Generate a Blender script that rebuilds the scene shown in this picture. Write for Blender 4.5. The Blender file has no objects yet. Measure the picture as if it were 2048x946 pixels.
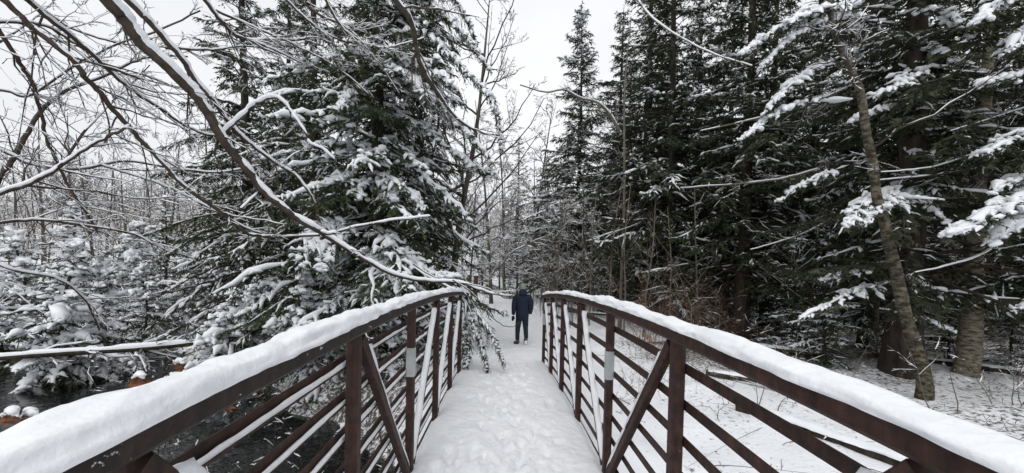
import bpy, math
import numpy as np
from mathutils import Matrix, Vector

sc = bpy.context.scene
COL = sc.collection
rng = np.random.default_rng(11)
PI = math.pi

# ------------------------------------------------------------------ camera
FPX, CX, CY = 740.0, 1024.0, 473.0
YAW, ROLL, PITCH, HOR = -0.0269, 0.0231, -0.0228, 542.0
SHIFT = HOR - CY - FPX * math.tan(PITCH)
EYE = np.array([-0.079, 0.0, 1.492])
_Rt = np.array([math.cos(YAW), math.sin(YAW), 0.0])
_Fh = np.array([-math.sin(YAW), math.cos(YAW), 0.0])
_Z = np.array([0.0, 0.0, 1.0])
FWD = _Fh * math.cos(PITCH) + _Z * math.sin(PITCH)
_Up = -_Fh * math.sin(PITCH) + _Z * math.cos(PITCH)
RGT = _Rt * math.cos(ROLL) + _Up * math.sin(ROLL)
UPV = -_Rt * math.sin(ROLL) + _Up * math.cos(ROLL)

cam = bpy.data.cameras.new("camera")
cam.sensor_width = 36.0
cam.sensor_fit = 'HORIZONTAL'
cam.lens = FPX / 2048.0 * 36.0
cam.shift_y = SHIFT / 2048.0
cam.clip_start = 0.05
cam.clip_end = 2000.0
camo = bpy.data.objects.new("camera", cam)
COL.objects.link(camo)
M = Matrix.Identity(4)
for i in range(3):
    M[i][0], M[i][1], M[i][2], M[i][3] = RGT[i], UPV[i], -FWD[i], EYE[i]
camo.matrix_world = M
sc.camera = camo


def at(px, py, d):
    """world point seen at photo pixel (px, py), d metres ahead"""
    a = (px - CX) / FPX
    b = (CY + SHIFT - py) / FPX
    return EYE + d * (FWD + a * RGT + b * UPV)


# ------------------------------------------------------------------ sky, sun, exposure
world = bpy.data.worlds.new("World")
sc.world = world
world.use_nodes = True
nt = world.node_tree
bg = nt.nodes['Background']
sky = nt.nodes.new('ShaderNodeTexSky')
sky.sky_type = 'NISHITA'
sky.sun_disc = False
sky.sun_elevation = math.radians(58)
sky.sun_rotation = math.radians(200)
sky.dust_density = 4.0
hsv = nt.nodes.new('ShaderNodeHueSaturation')
hsv.inputs['Saturation'].default_value = 0.25
mixs = nt.nodes.new('ShaderNodeMix')
mixs.data_type = 'RGBA'
mixs.inputs[0].default_value = 0.86
nzs = nt.nodes.new('ShaderNodeTexNoise')
nzs.inputs['Scale'].default_value = 1.6
nzs.inputs['Detail'].default_value = 4.0
rmp = nt.nodes.new('ShaderNodeValToRGB')
rmp.color_ramp.elements[0].position = 0.3
rmp.color_ramp.elements[0].color = (7.5, 7.65, 7.95, 1)
rmp.color_ramp.elements[1].position = 0.7
rmp.color_ramp.elements[1].color = (9.7, 9.85, 10.1, 1)
tcs = nt.nodes.new('ShaderNodeTexCoord')
nt.links.new(tcs.outputs['Generated'], nzs.inputs['Vector'])
nt.links.new(nzs.outputs['Fac'], rmp.inputs['Fac'])
nt.links.new(sky.outputs[0], hsv.inputs['Color'])
nt.links.new(hsv.outputs[0], mixs.inputs[6])
nt.links.new(rmp.outputs[0], mixs.inputs[7])
nt.links.new(mixs.outputs[2], bg.inputs['Color'])
bg.inputs['Strength'].default_value = 0.1

sun = bpy.data.lights.new("sun", 'SUN')
sun.energy = 0.95
sun.angle = math.radians(50)
sun.color = (1.0, 0.97, 0.93)
suno = bpy.data.objects.new("sun", sun)
COL.objects.link(suno)
suno.rotation_euler = (math.radians(32), 0, math.radians(-20))
suno.location = (0, 0, 60)

sc.view_settings.view_transform = 'Standard'
sc.view_settings.look = 'None'
sc.view_settings.gamma = 1.0
sc.view_settings.exposure = 0.2
sc.render.engine = 'CYCLES'
cy = sc.cycles
cy.max_bounces = 7
cy.diffuse_bounces = 6
cy.glossy_bounces = 2
cy.transmission_bounces = 2
cy.use_denoising = True
cy.adaptive_threshold = 0.015


# ------------------------------------------------------------------ materials
def mat(name, c, rough=0.8, c2=None, scale=5.0, bump=0.0, bscale=None, stretch=None, detail=5.0,
        metal=0.0, spec=0.3, lo=0.35, hi=0.65, coord='Object'):
    m = bpy.data.materials.new(name)
    m.use_nodes = True
    t = m.node_tree
    b = t.nodes['Principled BSDF']
    b.inputs['Base Color'].default_value = (*c, 1)
    b.inputs['Roughness'].default_value = rough
    b.inputs['Metallic'].default_value = metal
    b.inputs['Specular IOR Level'].default_value = spec
    if c2 is not None or bump:
        tc = t.nodes.new('ShaderNodeTexCoord')
        mp = t.nodes.new('ShaderNodeMapping')
        if stretch:
            mp.inputs['Scale'].default_value = stretch
        t.links.new(tc.outputs[coord], mp.inputs['Vector'])
        nz = t.nodes.new('ShaderNodeTexNoise')
        nz.inputs['Scale'].default_value = scale
        nz.inputs['Detail'].default_value = detail
        nz.inputs['Roughness'].default_value = 0.6
        t.links.new(mp.outputs[0], nz.inputs['Vector'])
    if c2 is not None:
        r = t.nodes.new('ShaderNodeValToRGB')
        r.color_ramp.elements[0].position = lo
        r.color_ramp.elements[0].color = (*c, 1)
        r.color_ramp.elements[1].position = hi
        r.color_ramp.elements[1].color = (*c2, 1)
        t.links.new(nz.outputs['Fac'], r.inputs['Fac'])
        t.links.new(r.outputs[0], b.inputs['Base Color'])
    if bump:
        n2 = nz
        if bscale:
            n2 = t.nodes.new('ShaderNodeTexNoise')
            n2.inputs['Scale'].default_value = bscale
            n2.inputs['Detail'].default_value = 4.0
            t.links.new(mp.outputs[0], n2.inputs['Vector'])
        bp = t.nodes.new('ShaderNodeBump')
        bp.inputs['Strength'].default_value = 1.0
        bp.inputs['Distance'].default_value = bump
        t.links.new(n2.outputs['Fac'], bp.inputs['Height'])
        t.links.new(bp.outputs[0], b.inputs['Normal'])
    return m


SNOW = mat('snow', (.80, .82, .85), .55, (.86, .875, .90), 9, .005, 34, spec=.25)
SNOWD = mat('snow_trampled', (.80, .82, .85), .6, (.86, .875, .90), 11, .016, 17, detail=8, spec=.2)
SNOWT = mat('snow_clump', (.83, .85, .88), .6, spec=.2)
BARK = mat('bark_dark', (.018, .014, .011), .9, (.065, .051, .039), 9, .02, 14, (1, 1, .22))
BARKG = mat('bark_grey', (.05, .043, .036), .9, (.14, .122, .10), 7, .012, 16, (1, 1, .3))
BIRCH = mat('bark_yellow_birch', (.026, .022, .015), .85, (.16, .14, .10), 8, .014, 24, (1, 1, 2.0), lo=.42, hi=.66)
BIRCHP = mat('bark_pale_birch', (.055, .046, .032), .8, (.29, .255, .19), 9, .014, 24, (1, 1, 2.4), lo=.36, hi=.60)
TWIG = mat('twig', (.040, .030, .024), .85, (.085, .065, .052), 12)
TWIGG = mat('twig_grey', (.11, .092, .074), .85, (.19, .165, .135), 10)
TWIGF = mat('twig_far_wood', (.075, .060, .048), .9, (.13, .105, .085), 2)
TWIGR = mat('twig_russet', (.115, .066, .042), .85, (.20, .122, .078), 10)
NEED = mat('needles_dark', (.019, .029, .013), .65, (.064, .082, .038), 1.6, detail=6, spec=.25)
NEEDB = mat('needles_dull', (.020, .027, .014), .65, (.058, .068, .036), 1.6, detail=6, spec=.25)  # duller, less green needle colour
NEEDY = mat('needles_olive', (.05, .06, .028), .65, (.10, .105, .05), 1.6, spec=.2)
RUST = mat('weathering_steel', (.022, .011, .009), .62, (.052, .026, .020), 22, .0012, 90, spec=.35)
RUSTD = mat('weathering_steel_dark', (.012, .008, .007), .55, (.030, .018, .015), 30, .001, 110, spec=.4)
PLATE = mat('reflective_band', (.30, .32, .32), .35, (.42, .44, .44), 6, spec=.5)
LEAF = mat('dead_leaf', (.10, .036, .016), .75, (.24, .105, .05), 26, spec=.3)
LEAFP = mat('beech_leaf', (.30, .15, .06), .7, (.42, .24, .12), 3, spec=.3)
NAVY = mat('jacket_fabric', (.010, .014, .030), .8, (.015, .020, .042), 14, .004, 25)
TROU = mat('trouser_fabric', (.010, .018, .026), .85, (.015, .025, .034), 20, .003, 40)
GREY = mat('knit_wool', (.20, .21, .19), .95, (.30, .31, .285), 60, .004, 120)
BLACK = mat('black_glove', (.008, .008, .010), .7, (.014, .014, .017), 30)
BOOT = mat('boot_leather', (.035, .032, .03), .7, (.07, .065, .06), 30, .002, 60)
SKIN = mat('skin', (.42, .24, .17), .55, (.48, .28, .20), 30)

for m_, th in ((RUST, .70), (RUSTD, .64)):
    t_ = m_.node_tree
    b_ = t_.nodes['Principled BSDF']
    src = b_.inputs['Base Color'].links[0].from_socket
    tc_ = t_.nodes.new('ShaderNodeTexCoord')
    n_ = t_.nodes.new('ShaderNodeTexNoise'); n_.inputs['Scale'].default_value = 34; n_.inputs['Detail'].default_value = 6; n_.inputs['Roughness'].default_value = .7
    r_ = t_.nodes.new('ShaderNodeValToRGB')
    r_.color_ramp.elements[0].position = th; r_.color_ramp.elements[1].position = th + .03
    mp_ = t_.nodes.new('ShaderNodeMapping'); mp_.inputs['Scale'].default_value = (3, 3, .6)
    s_ = t_.nodes.new('ShaderNodeTexNoise'); s_.inputs['Scale'].default_value = 12; s_.inputs['Detail'].default_value = 5
    m1 = t_.nodes.new('ShaderNodeMix'); m1.data_type = 'RGBA'; m1.blend_type = 'MULTIPLY'; m1.inputs[0].default_value = .75
    rr_ = t_.nodes.new('ShaderNodeValToRGB'); rr_.color_ramp.elements[0].position = .35; rr_.color_ramp.elements[0].color = (.45, .42, .42, 1); rr_.color_ramp.elements[1].position = .65; rr_.color_ramp.elements[1].color = (1.5, 1.3, 1.2, 1)
    m2 = t_.nodes.new('ShaderNodeMix'); m2.data_type = 'RGBA'; m2.inputs[7].default_value = (.7, .72, .75, 1)
    L2 = t_.links.new
    L2(tc_.outputs['Object'], n_.inputs['Vector']); L2(tc_.outputs['Object'], mp_.inputs['Vector']); L2(mp_.outputs[0], s_.inputs['Vector'])
    L2(s_.outputs['Fac'], rr_.inputs['Fac']); L2(src, m1.inputs[6]); L2(rr_.outputs[0], m1.inputs[7])
    L2(n_.outputs['Fac'], r_.inputs['Fac']); L2(r_.outputs[0], m2.inputs[0]); L2(m1.outputs[2], m2.inputs[6]); L2(m2.outputs[2], b_.inputs['Base Color'])

# ground snow: bright in the open, flecked with needles and twigs where litter lies
GSNOW = bpy.data.materials.new('snow_ground')
GSNOW.use_nodes = True
_t = GSNOW.node_tree
_b = _t.nodes['Principled BSDF']
_b.inputs['Roughness'].default_value = .6
_b.inputs['Specular IOR Level'].default_value = .2
_g = _t.nodes.new('ShaderNodeNewGeometry')
_n1 = _t.nodes.new('ShaderNodeTexNoise'); _n1.inputs['Scale'].default_value = 12.0; _n1.inputs['Detail'].default_value = 9.0
_n1.inputs['Roughness'].default_value = .72
_at = _t.nodes.new('ShaderNodeAttribute'); _at.attribute_name = 'litter'
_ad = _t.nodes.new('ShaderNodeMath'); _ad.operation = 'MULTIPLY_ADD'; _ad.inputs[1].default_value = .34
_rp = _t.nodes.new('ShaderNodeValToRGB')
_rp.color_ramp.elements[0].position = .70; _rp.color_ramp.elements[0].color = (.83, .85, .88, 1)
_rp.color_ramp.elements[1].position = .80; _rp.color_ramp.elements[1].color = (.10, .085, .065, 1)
_n2 = _t.nodes.new('ShaderNodeTexNoise'); _n2.inputs['Scale'].default_value = 16.0; _n2.inputs['Detail'].default_value = 5.0
_bp = _t.nodes.new('ShaderNodeBump'); _bp.inputs['Distance'].default_value = .03; _bp.inputs['Strength'].default_value = .7
for n in (_n1, _n2):
    _t.links.new(_g.outputs['Position'], n.inputs['Vector'])
_t.links.new(_at.outputs['Fac'], _ad.inputs[0])
_t.links.new(_n1.outputs['Fac'], _ad.inputs[2])
_t.links.new(_ad.outputs[0], _rp.inputs['Fac'])
_t.links.new(_rp.outputs[0], _b.inputs['Base Color'])
_t.links.new(_n2.outputs['Fac'], _bp.inputs['Height'])
_t.links.new(_bp.outputs[0], _b.inputs['Normal'])

WATER = bpy.data.materials.new('stream_water')
WATER.use_nodes = True
_t = WATER.node_tree
_b = _t.nodes['Principled BSDF']
_b.inputs['Base Color'].default_value = (.012, .013, .012, 1)
_b.inputs['Roughness'].default_value = .06
_g = _t.nodes.new('ShaderNodeNewGeometry')
_n = _t.nodes.new('ShaderNodeTexNoise'); _n.inputs['Scale'].default_value = 3.0; _n.inputs['Detail'].default_value = 3.0
_bp = _t.nodes.new('ShaderNodeBump'); _bp.inputs['Distance'].default_value = .02
_t.links.new(_g.outputs['Position'], _n.inputs['Vector'])
_t.links.new(_n.outputs['Fac'], _bp.inputs['Height'])
_t.links.new(_bp.outputs[0], _b.inputs['Normal'])


# ------------------------------------------------------------------ mesh helpers
class Geo:
    def __init__(self):
        self.v, self.f, self.m, self.s, self.n = [], [], [], [], 0

    def add(self, v, f, mi=0, smooth=True):
        v = np.asarray(v, float).reshape(-1, 3)
        f = np.asarray(f, int)
        if len(f) == 0:
            return self
        self.v.append(v)
        self.f.append(f + self.n)
        self.m.append(np.full(len(f), mi))
        self.s.append(np.full(len(f), smooth))
        self.n += len(v)
        return self

    def mesh(self, name, mats):
        me = bpy.data.meshes.new(name)
        v = np.concatenate(self.v)
        tot = np.concatenate([np.full(len(f), f.shape[1]) for f in self.f])
        loops = np.concatenate([f.ravel() for f in self.f])
        me.vertices.add(len(v))
        me.vertices.foreach_set('co', v.astype(np.float32).ravel())
        me.loops.add(len(loops))
        me.loops.foreach_set('vertex_index', loops.astype(np.int32))
        me.polygons.add(len(tot))
        st = np.zeros(len(tot), np.int32)
        st[1:] = np.cumsum(tot)[:-1]
        me.polygons.foreach_set('loop_start', st)
        me.polygons.foreach_set('loop_total', tot.astype(np.int32))
        me.polygons.foreach_set('material_index', np.concatenate(self.m).astype(np.int32))
        me.polygons.foreach_set('use_smooth', np.concatenate(self.s))
        for m in (mats if isinstance(mats, (list, tuple)) else [mats]):
            me.materials.append(m)
        me.update()
        me.validate()
        return me

    def build(self, name, mats, parent=None):
        return link(name, self.mesh(name, mats), parent)


def link(name, me, parent=None):
    o = bpy.data.objects.new(name, me)
    COL.objects.link(o)
    if parent is not None:
        o.parent = parent
    return o


def tag(o, label=None, cat=None, group=None, kind=None):
    for k, v in (('label', label), ('category', cat), ('group', group), ('kind', kind)):
        if v:
            o[k] = v
    return o


def thing(name, label, cat, loc=(0, 0, 0), rz=0.0, group=None, scale=1.0):
    o = bpy.data.objects.new(name, None)
    COL.objects.link(o)
    o.empty_display_size = .2
    o.location = [float(c) for c in loc]
    o.rotation_euler = (0, 0, rz)
    o.scale = (scale, scale, scale)
    return tag(o, label, cat, group)


def norm(v):
    return v / np.maximum(np.linalg.norm(v, axis=-1, keepdims=True), 1e-9)


def tubes(P, R, sides=4, flat=1.0):
    """batch of tubes: P (M,K,3), R (M,K)"""
    P = np.asarray(P, float); R = np.asarray(R, float)
    if P.ndim == 2:
        P, R = P[None], R[None]
    m, k, _ = P.shape
    if m == 0:
        return np.zeros((0, 3)), np.zeros((0, 4), int)
    T = norm(np.gradient(P, axis=1))
    mt = norm(P[:, -1] - P[:, 0])
    ref = np.where(np.abs(mt[:, 2:3]) < .9, np.array([[0, 0, 1.0]]), np.array([[0, 1.0, 0]]))[:, None]
    U = norm(np.cross(T, np.broadcast_to(ref, T.shape)))
    V = np.cross(U, T)
    a = np.arange(sides) * 2 * PI / sides + PI / 2
    ca, sa = np.cos(a), np.sin(a) * flat
    X = P[:, :, None] + R[:, :, None, None] * (ca[None, None, :, None] * U[:, :, None] + sa[None, None, :, None] * V[:, :, None])
    i = np.arange(m)[:, None, None] * k * sides
    j = np.arange(k - 1)[None, :, None] * sides
    s = np.arange(sides)[None, None, :]
    s2 = (s + 1) % sides
    q = np.stack([i + j + s, i + j + s2, i + j + sides + s2, i + j + sides + s], -1).reshape(-1, 4)
    return X.reshape(-1, 3), q


def spline(pts, n):
    """Catmull-Rom through pts (any width) resampled to n points"""
    p = np.asarray(pts, float)
    p = np.vstack([2 * p[0] - p[1], p, 2 * p[-1] - p[-2]])
    k = len(p) - 3
    u = np.linspace(0, k - 1e-6, n)
    i = u.astype(int); t = (u - i)[:, None]
    a, b, c, d = p[i], p[i + 1], p[i + 2], p[i + 3]
    return .5 * (2 * b + (c - a) * t + (2 * a - 5 * b + 4 * c - d) * t ** 2 + (3 * b - a - 3 * c + d) * t ** 3)


def sample(P, i, t):
    k = P.shape[1]
    u = np.clip(t, 0, .9999) * (k - 1)
    j = u.astype(int); f = (u - j)[:, None]
    a, b = P[i, j], P[i, j + 1]
    return a + (b - a) * f, norm(b - a)


def sampleR(R, i, t):
    k = R.shape[1]
    u = np.clip(t, 0, .9999) * (k - 1)
    j = u.astype(int); f = u - j
    return R[i, j] * (1 - f) + R[i, j + 1] * f


def hash2(ix, iy, s):
    h = np.sin(ix * 127.1 + iy * 311.7 + s * 74.7) * 43758.5453
    return h - np.floor(h)


def vnoise(x, y, s=0):
    ix, iy = np.floor(x), np.floor(y)
    fx, fy = x - ix, y - iy
    fx = fx * fx * (3 - 2 * fx); fy = fy * fy * (3 - 2 * fy)
    a = hash2(ix, iy, s); b = hash2(ix + 1, iy, s); c = hash2(ix, iy + 1, s); d = hash2(ix + 1, iy + 1, s)
    return (a + (b - a) * fx) * (1 - fy) + (c + (d - c) * fx) * fy - .5


def fbm(x, y, s=0, o=4):
    r = 0; a = 1.0
    for k in range(o):
        r = r + a * vnoise(x, y, s + k * 3); x = x * 2.03; y = y * 2.03; a *= .5
    return r


def smooth(a, b, x):
    t = np.clip((x - a) / (b - a), 0, 1)
    return t * t * (3 - 2 * t)


def grid(xs, ys, Zf):
    X, Y = np.meshgrid(xs, ys)
    Z = Zf(X, Y)
    v = np.stack([X, Y, Z], -1).reshape(-1, 3)
    nx, ny = len(xs), len(ys)
    i = np.arange(ny - 1)[:, None] * nx + np.arange(nx - 1)[None]
    return v, np.stack([i, i + 1, i + nx + 1, i + nx], -1).reshape(-1, 4)


def box(cx_, cy_, cz_, sx, sy, sz):
    v = np.array([[x, y, z] for z in (-.5, .5) for y in (-.5, .5) for x in (-.5, .5)]) * [sx, sy, sz] + [cx_, cy_, cz_]
    f = [[0, 2, 3, 1], [4, 5, 7, 6], [0, 1, 5, 4], [2, 6, 7, 3], [0, 4, 6, 2], [1, 3, 7, 5]]
    return v, f


def bar(a, b, w, h, bev=.12, up=(0, 0, 1)):
    """rectangular bar with chamfered edges and end caps from a to b"""
    P = np.asarray([a, b] if np.ndim(a) == 1 else a, float)
    k = len(P)
    T = norm(np.gradient(P, axis=0))
    U = norm(np.cross(T, np.asarray(up, float)[None]))
    V = np.cross(U, T)
    e = bev * min(w, h)
    prof = np.array([[-w / 2 + e, -h / 2], [w / 2 - e, -h / 2], [w / 2, -h / 2 + e], [w / 2, h / 2 - e],
                     [w / 2 - e, h / 2], [-w / 2 + e, h / 2], [-w / 2, h / 2 - e], [-w / 2, -h / 2 + e]])
    X = P[:, None] + prof[None, :, :1] * U[:, None] + prof[None, :, 1:] * V[:, None]
    f = [[j * 8 + s, j * 8 + (s + 1) % 8, j * 8 + 8 + (s + 1) % 8, j * 8 + 8 + s] for j in range(k - 1) for s in range(8)]
    caps = np.array([[7, 6, 5, 4, 3, 2, 1, 0], [(k - 1) * 8 + s for s in range(8)]])
    return X.reshape(-1, 3), np.array(f), caps


def addbar(g, *a, **k):
    v, f, c = bar(*a, **k)
    n = g.n
    g.add(v, f, 0, False)
    g.f.append(c + n); g.m.append(np.zeros(2, int)); g.s.append(np.zeros(2, bool))


# ------------------------------------------------------------------ terrain
STREAM = np.array([(-60, 30), (-30, 19), (-18, 13.8), (-10, 9.6), (-5.4, 6.0), (-2.6, 3.6), (0, 1.9), (4, 1.2), (9, -1), (20, -8)], float)
WATERZ = -1.5


def dist_stream(x, y):
    d = np.full(np.shape(x), 1e9)
    for a, b in zip(STREAM[:-1], STREAM[1:]):
        e = b - a
        t = np.clip(((x - a[0]) * e[0] + (y - a[1]) * e[1]) / (e @ e), 0, 1)
        d = np.minimum(d, np.hypot(x - a[0] - t * e[0], y - a[1] - t * e[1]))
    return d


def path_x(y):
    return np.interp(y, [-20, 6.5, 9, 11.5, 18, 26, 34, 44], [0, 0, .25, .5, .55, .0, -1.6, -5])


def terrain(x, y, fine=True):
    x = np.asarray(x, float); y = np.asarray(y, float)
    zp = np.interp(y, [-30, 6.4, 7.4, 9, 11.3, 16, 24, 35, 50, 90, 300], [-.4, -.30, -.33, -.52, -.78, -.88, -.68, -.15, .9, 11, 30])
    zr = np.interp(y, [-30, 4, 12, 24, 35, 50, 90, 300], [-.75, -.72, -.80, -.6, -.1, .9, 11, 30]) + .035 * np.clip(x - 3, 0, 30)
    zl = np.interp(y, [-30, 4, 12, 24, 35, 50, 90, 300], [-.9, -.85, -.85, -.85, -.5, 1.6, 16, 40])
    side = np.where(x > 0, zr, zl)
    px = path_x(y)
    w = smooth(1.0, 2.4, np.abs(x - px))
    z = zp * (1 - w) + side * w
    if fine:
        z = z + w * (.28 * fbm(x * .35, y * .35, 1, 3) + .10 * fbm(x * 1.7, y * 1.7, 5, 3)) + (1 - w) * .03 * fbm(x * 2, y * 2, 9, 3)
    ds = dist_stream(x, y)
    hw = np.interp(x, [-20, -8, -1.2, .2], [2.3, 2.0, 1.75, 1.15])
    k = 1 - smooth(hw * .75, hw * 1.0 + 1.1, ds + .5 * fbm(x * .9, y * .9, 14, 2))
    return z * (1 - k) + k * (-1.95 + .1 * fbm(x * 2, y * 2, 3, 2))


def gz(x, y):
    return float(terrain(np.array([x]), np.array([y]))[0])


def ground_at(px, d):
    """ground point under photo column px, d metres ahead"""
    p = at(px, HOR, d)
    return np.array([p[0], p[1], gz(p[0], p[1])])


def axis(breaks):
    out = [np.arange(a, b, s) for a, b, s in breaks]
    return np.concatenate(out + [[breaks[-1][1]]])


gx = axis([(-300, -80, 20), (-80, -30, 4), (-30, -12, .9), (-12, -5, .25), (-5, 7, .14), (7, 14, .22), (14, 30, .8), (30, 80, 4), (80, 300, 20)])
gy = axis([(-60, -10, 10), (-10, 1, .8), (1, 14, .14), (14, 22, .25), (22, 40, .8), (40, 90, 4), (90, 300, 20)])
v, f = grid(gx, gy, terrain)
g = Geo().add(v, f)
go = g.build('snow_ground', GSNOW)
tag(go, kind='structure')
x, y = v[:, 0], v[:, 1]
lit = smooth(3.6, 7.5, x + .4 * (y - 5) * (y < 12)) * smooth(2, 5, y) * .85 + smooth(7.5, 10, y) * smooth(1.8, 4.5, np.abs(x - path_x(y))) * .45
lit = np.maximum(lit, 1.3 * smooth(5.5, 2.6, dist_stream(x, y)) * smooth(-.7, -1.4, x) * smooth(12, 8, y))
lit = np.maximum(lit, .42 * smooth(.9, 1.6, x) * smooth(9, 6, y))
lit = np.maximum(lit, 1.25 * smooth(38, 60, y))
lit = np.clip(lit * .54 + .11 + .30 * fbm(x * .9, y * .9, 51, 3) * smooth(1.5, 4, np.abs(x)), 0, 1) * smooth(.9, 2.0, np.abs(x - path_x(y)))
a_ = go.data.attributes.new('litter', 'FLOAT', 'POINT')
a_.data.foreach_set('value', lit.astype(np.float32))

wx = []
n = 60
S = spline(STREAM, n)
T = norm(np.gradient(S, axis=0))
Nn = np.stack([-T[:, 1], T[:, 0]], 1)
L_, R_ = S - Nn * 4.2, S + Nn * 4.2
wv = np.concatenate([np.c_[L_, np.full(n, WATERZ)], np.c_[R_, np.full(n, WATERZ)]])
wf = [[i, i + 1, n + i + 1, n + i] for i in range(n - 1)]
tag(Geo().add(wv, wf).build('stream_water', WATER), kind='structure')


# ------------------------------------------------------------------ snow trampled by boots
def make_prints(r, n, y0, y1, cxf, wid):
    out = []
    for k in range(n):
        y = r.uniform(y0, y1)
        out.append((cxf(y) + r.normal(0, wid), y, r.normal(0, .22) + (PI if r.random() < .4 else 0), r.uniform(.006, .019), r.uniform(.7, 1.05)))
    return out


def stamp(X, Y, Z, prints):
    for (px, py, an, dep, s) in prints:
        m = (np.abs(X - px) < .3) & (np.abs(Y - py) < .3)
        if not m.any():
            continue
        dx, dy = X[m] - px, Y[m] - py
        u = (dx * math.cos(an) + dy * math.sin(an)) / s
        v_ = (-dx * math.sin(an) + dy * math.cos(an)) / s
        hw = .048 + .012 * np.sin(np.clip(v_ / .15, -1, 1) * 1.6)
        q = np.sqrt((u / hw) ** 2 + (v_ / .145) ** 2)
        Z[m] += -dep * (1 - smooth(.75, 1.1, q)) + dep * .2 * np.exp(-((q - 1.25) / .2) ** 2)
    return Z


YB, BAY, CAMB, W, RH = 2.7204, 1.0533, .0116, 1.4677, 1.2
Y0, Y1 = YB - 4 * BAY, YB + 4 * BAY


def deckz(y):
    return -CAMB * (np.asarray(y, float) - YB) ** 2


ys = axis([(8.3 - 1.5, 13, .045), (13, 20, .09), (20, 44, .3)])
us = np.linspace(-1.5, 1.5, 64)
U_, Y_ = np.meshgrid(us, ys)
X_ = U_ * np.interp(Y_, [6, 9, 14, 44], [.62, .8, 1.0, 1.1]) + path_x(Y_)
Zg = terrain(X_, Y_)
edge = 1 - smooth(.95, 1.45, np.abs(U_))
Z_ = Zg - .05 + edge * (.075 + .035 * fbm(X_ * 5, Y_ * 4, 21, 3))
Z_ = stamp(X_, Y_, Z_, make_prints(rng, 200, 6.9, 20, lambda y: float(path_x(y)), .42))
nb = Z_.shape[1]
i = np.arange(Z_.shape[0] - 1)[:, None] * nb + np.arange(nb - 1)[None]
tag(Geo().add(np.stack([X_, Y_, Z_], -1), np.stack([i, i + 1, i + nb + 1, i + nb], -1).reshape(-1, 4)).build('path', SNOWD), kind='structure')

# ------------------------------------------------------------------ footbridge
br = thing('footbridge', 'arched rust brown steel footbridge with snow heaped on both handrails', 'bridge', (0, YB, 0))


def loc(p):
    return np.asarray(p, float) - [0, YB, 0]


g = Geo()
yy = np.linspace(Y0, Y1, 17)
addbar(g, loc(np.c_[np.zeros(17), yy, deckz(yy) - .13]), None, W - .06, .12)
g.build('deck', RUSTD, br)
for s in (-1, 1):
    g = Geo()
    addbar(g, loc(np.c_[np.full(17, s * (W / 2 + .03)), yy, deckz(yy) - .16]), None, .06, .2)
    g.build('edge_beam', RUST, br)
# deck snow
xs = np.linspace(-W / 2 - .03, W / 2 + .03, 74)
ysd = np.arange(Y0 - .02, Y1 + .1, .030)
X_, Y_ = np.meshgrid(xs, ysd)
ce = smooth(.34, .66, np.abs(X_))
Z_ = deckz(Y_) + .012 * ce + .05 * (.25 + .75 * (1 - ce)) * fbm(X_ * 6.5, Y_ * 5, 31, 4) * .55 + .02 * fbm(X_ * 1.5, Y_ * 1.2, 35, 2) + (1 - ce) * (.016 * np.abs(fbm(X_ * 12, Y_ * 9, 37, 3)) - .022 * smooth(.28, .42, fbm(X_ * 15, Y_ * 11, 39, 2)))
Z_ = stamp(X_, Y_, Z_, make_prints(rng, 60, Y0, Y1, lambda y: 0.0, .24))
for (cxs, st, dr, dep) in ((-.12, .0, 0, .034), (.17, .3, 0, .03), (.02, .5, PI, .03)):
    Z_ = stamp(X_, Y_, Z_, [(cxs + (.085 if k % 2 else -.085) + rng.normal(0, .02), Y0 + st + k * .36 + rng.normal(0, .03), dr + rng.normal(0, .08) + (-.12 if k % 2 else .12), dep * .62, rng.uniform(.85, 1.05)) for k in range(24)])
Z_ = stamp(X_, Y_, Z_, [(-.47, 2.95, .1, .035, 1.1), (-.28, 2.98, -.1, .03, 1.0), (-.52, 2.68, .15, .03, 1.1), (.5, 4.2, 0, .025, 1), (-.3, 4.4, .1, .03, 1)])
e2 = smooth(W / 2 - .05, W / 2 + .03, np.abs(X_) + .02 * fbm(X_ * 3, Y_ * 9, 4, 2))
Z_ = Z_ - .055 * e2
nb = Z_.shape[1]
i = np.arange(Z_.shape[0] - 1)[:, None] * nb + np.arange(nb - 1)[None]
Geo().add(loc(np.stack([X_, Y_, Z_], -1)), np.stack([i, i + 1, i + nb + 1, i + nb], -1).reshape(-1, 4)).build('deck_snow', SNOWD, br)


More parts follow.
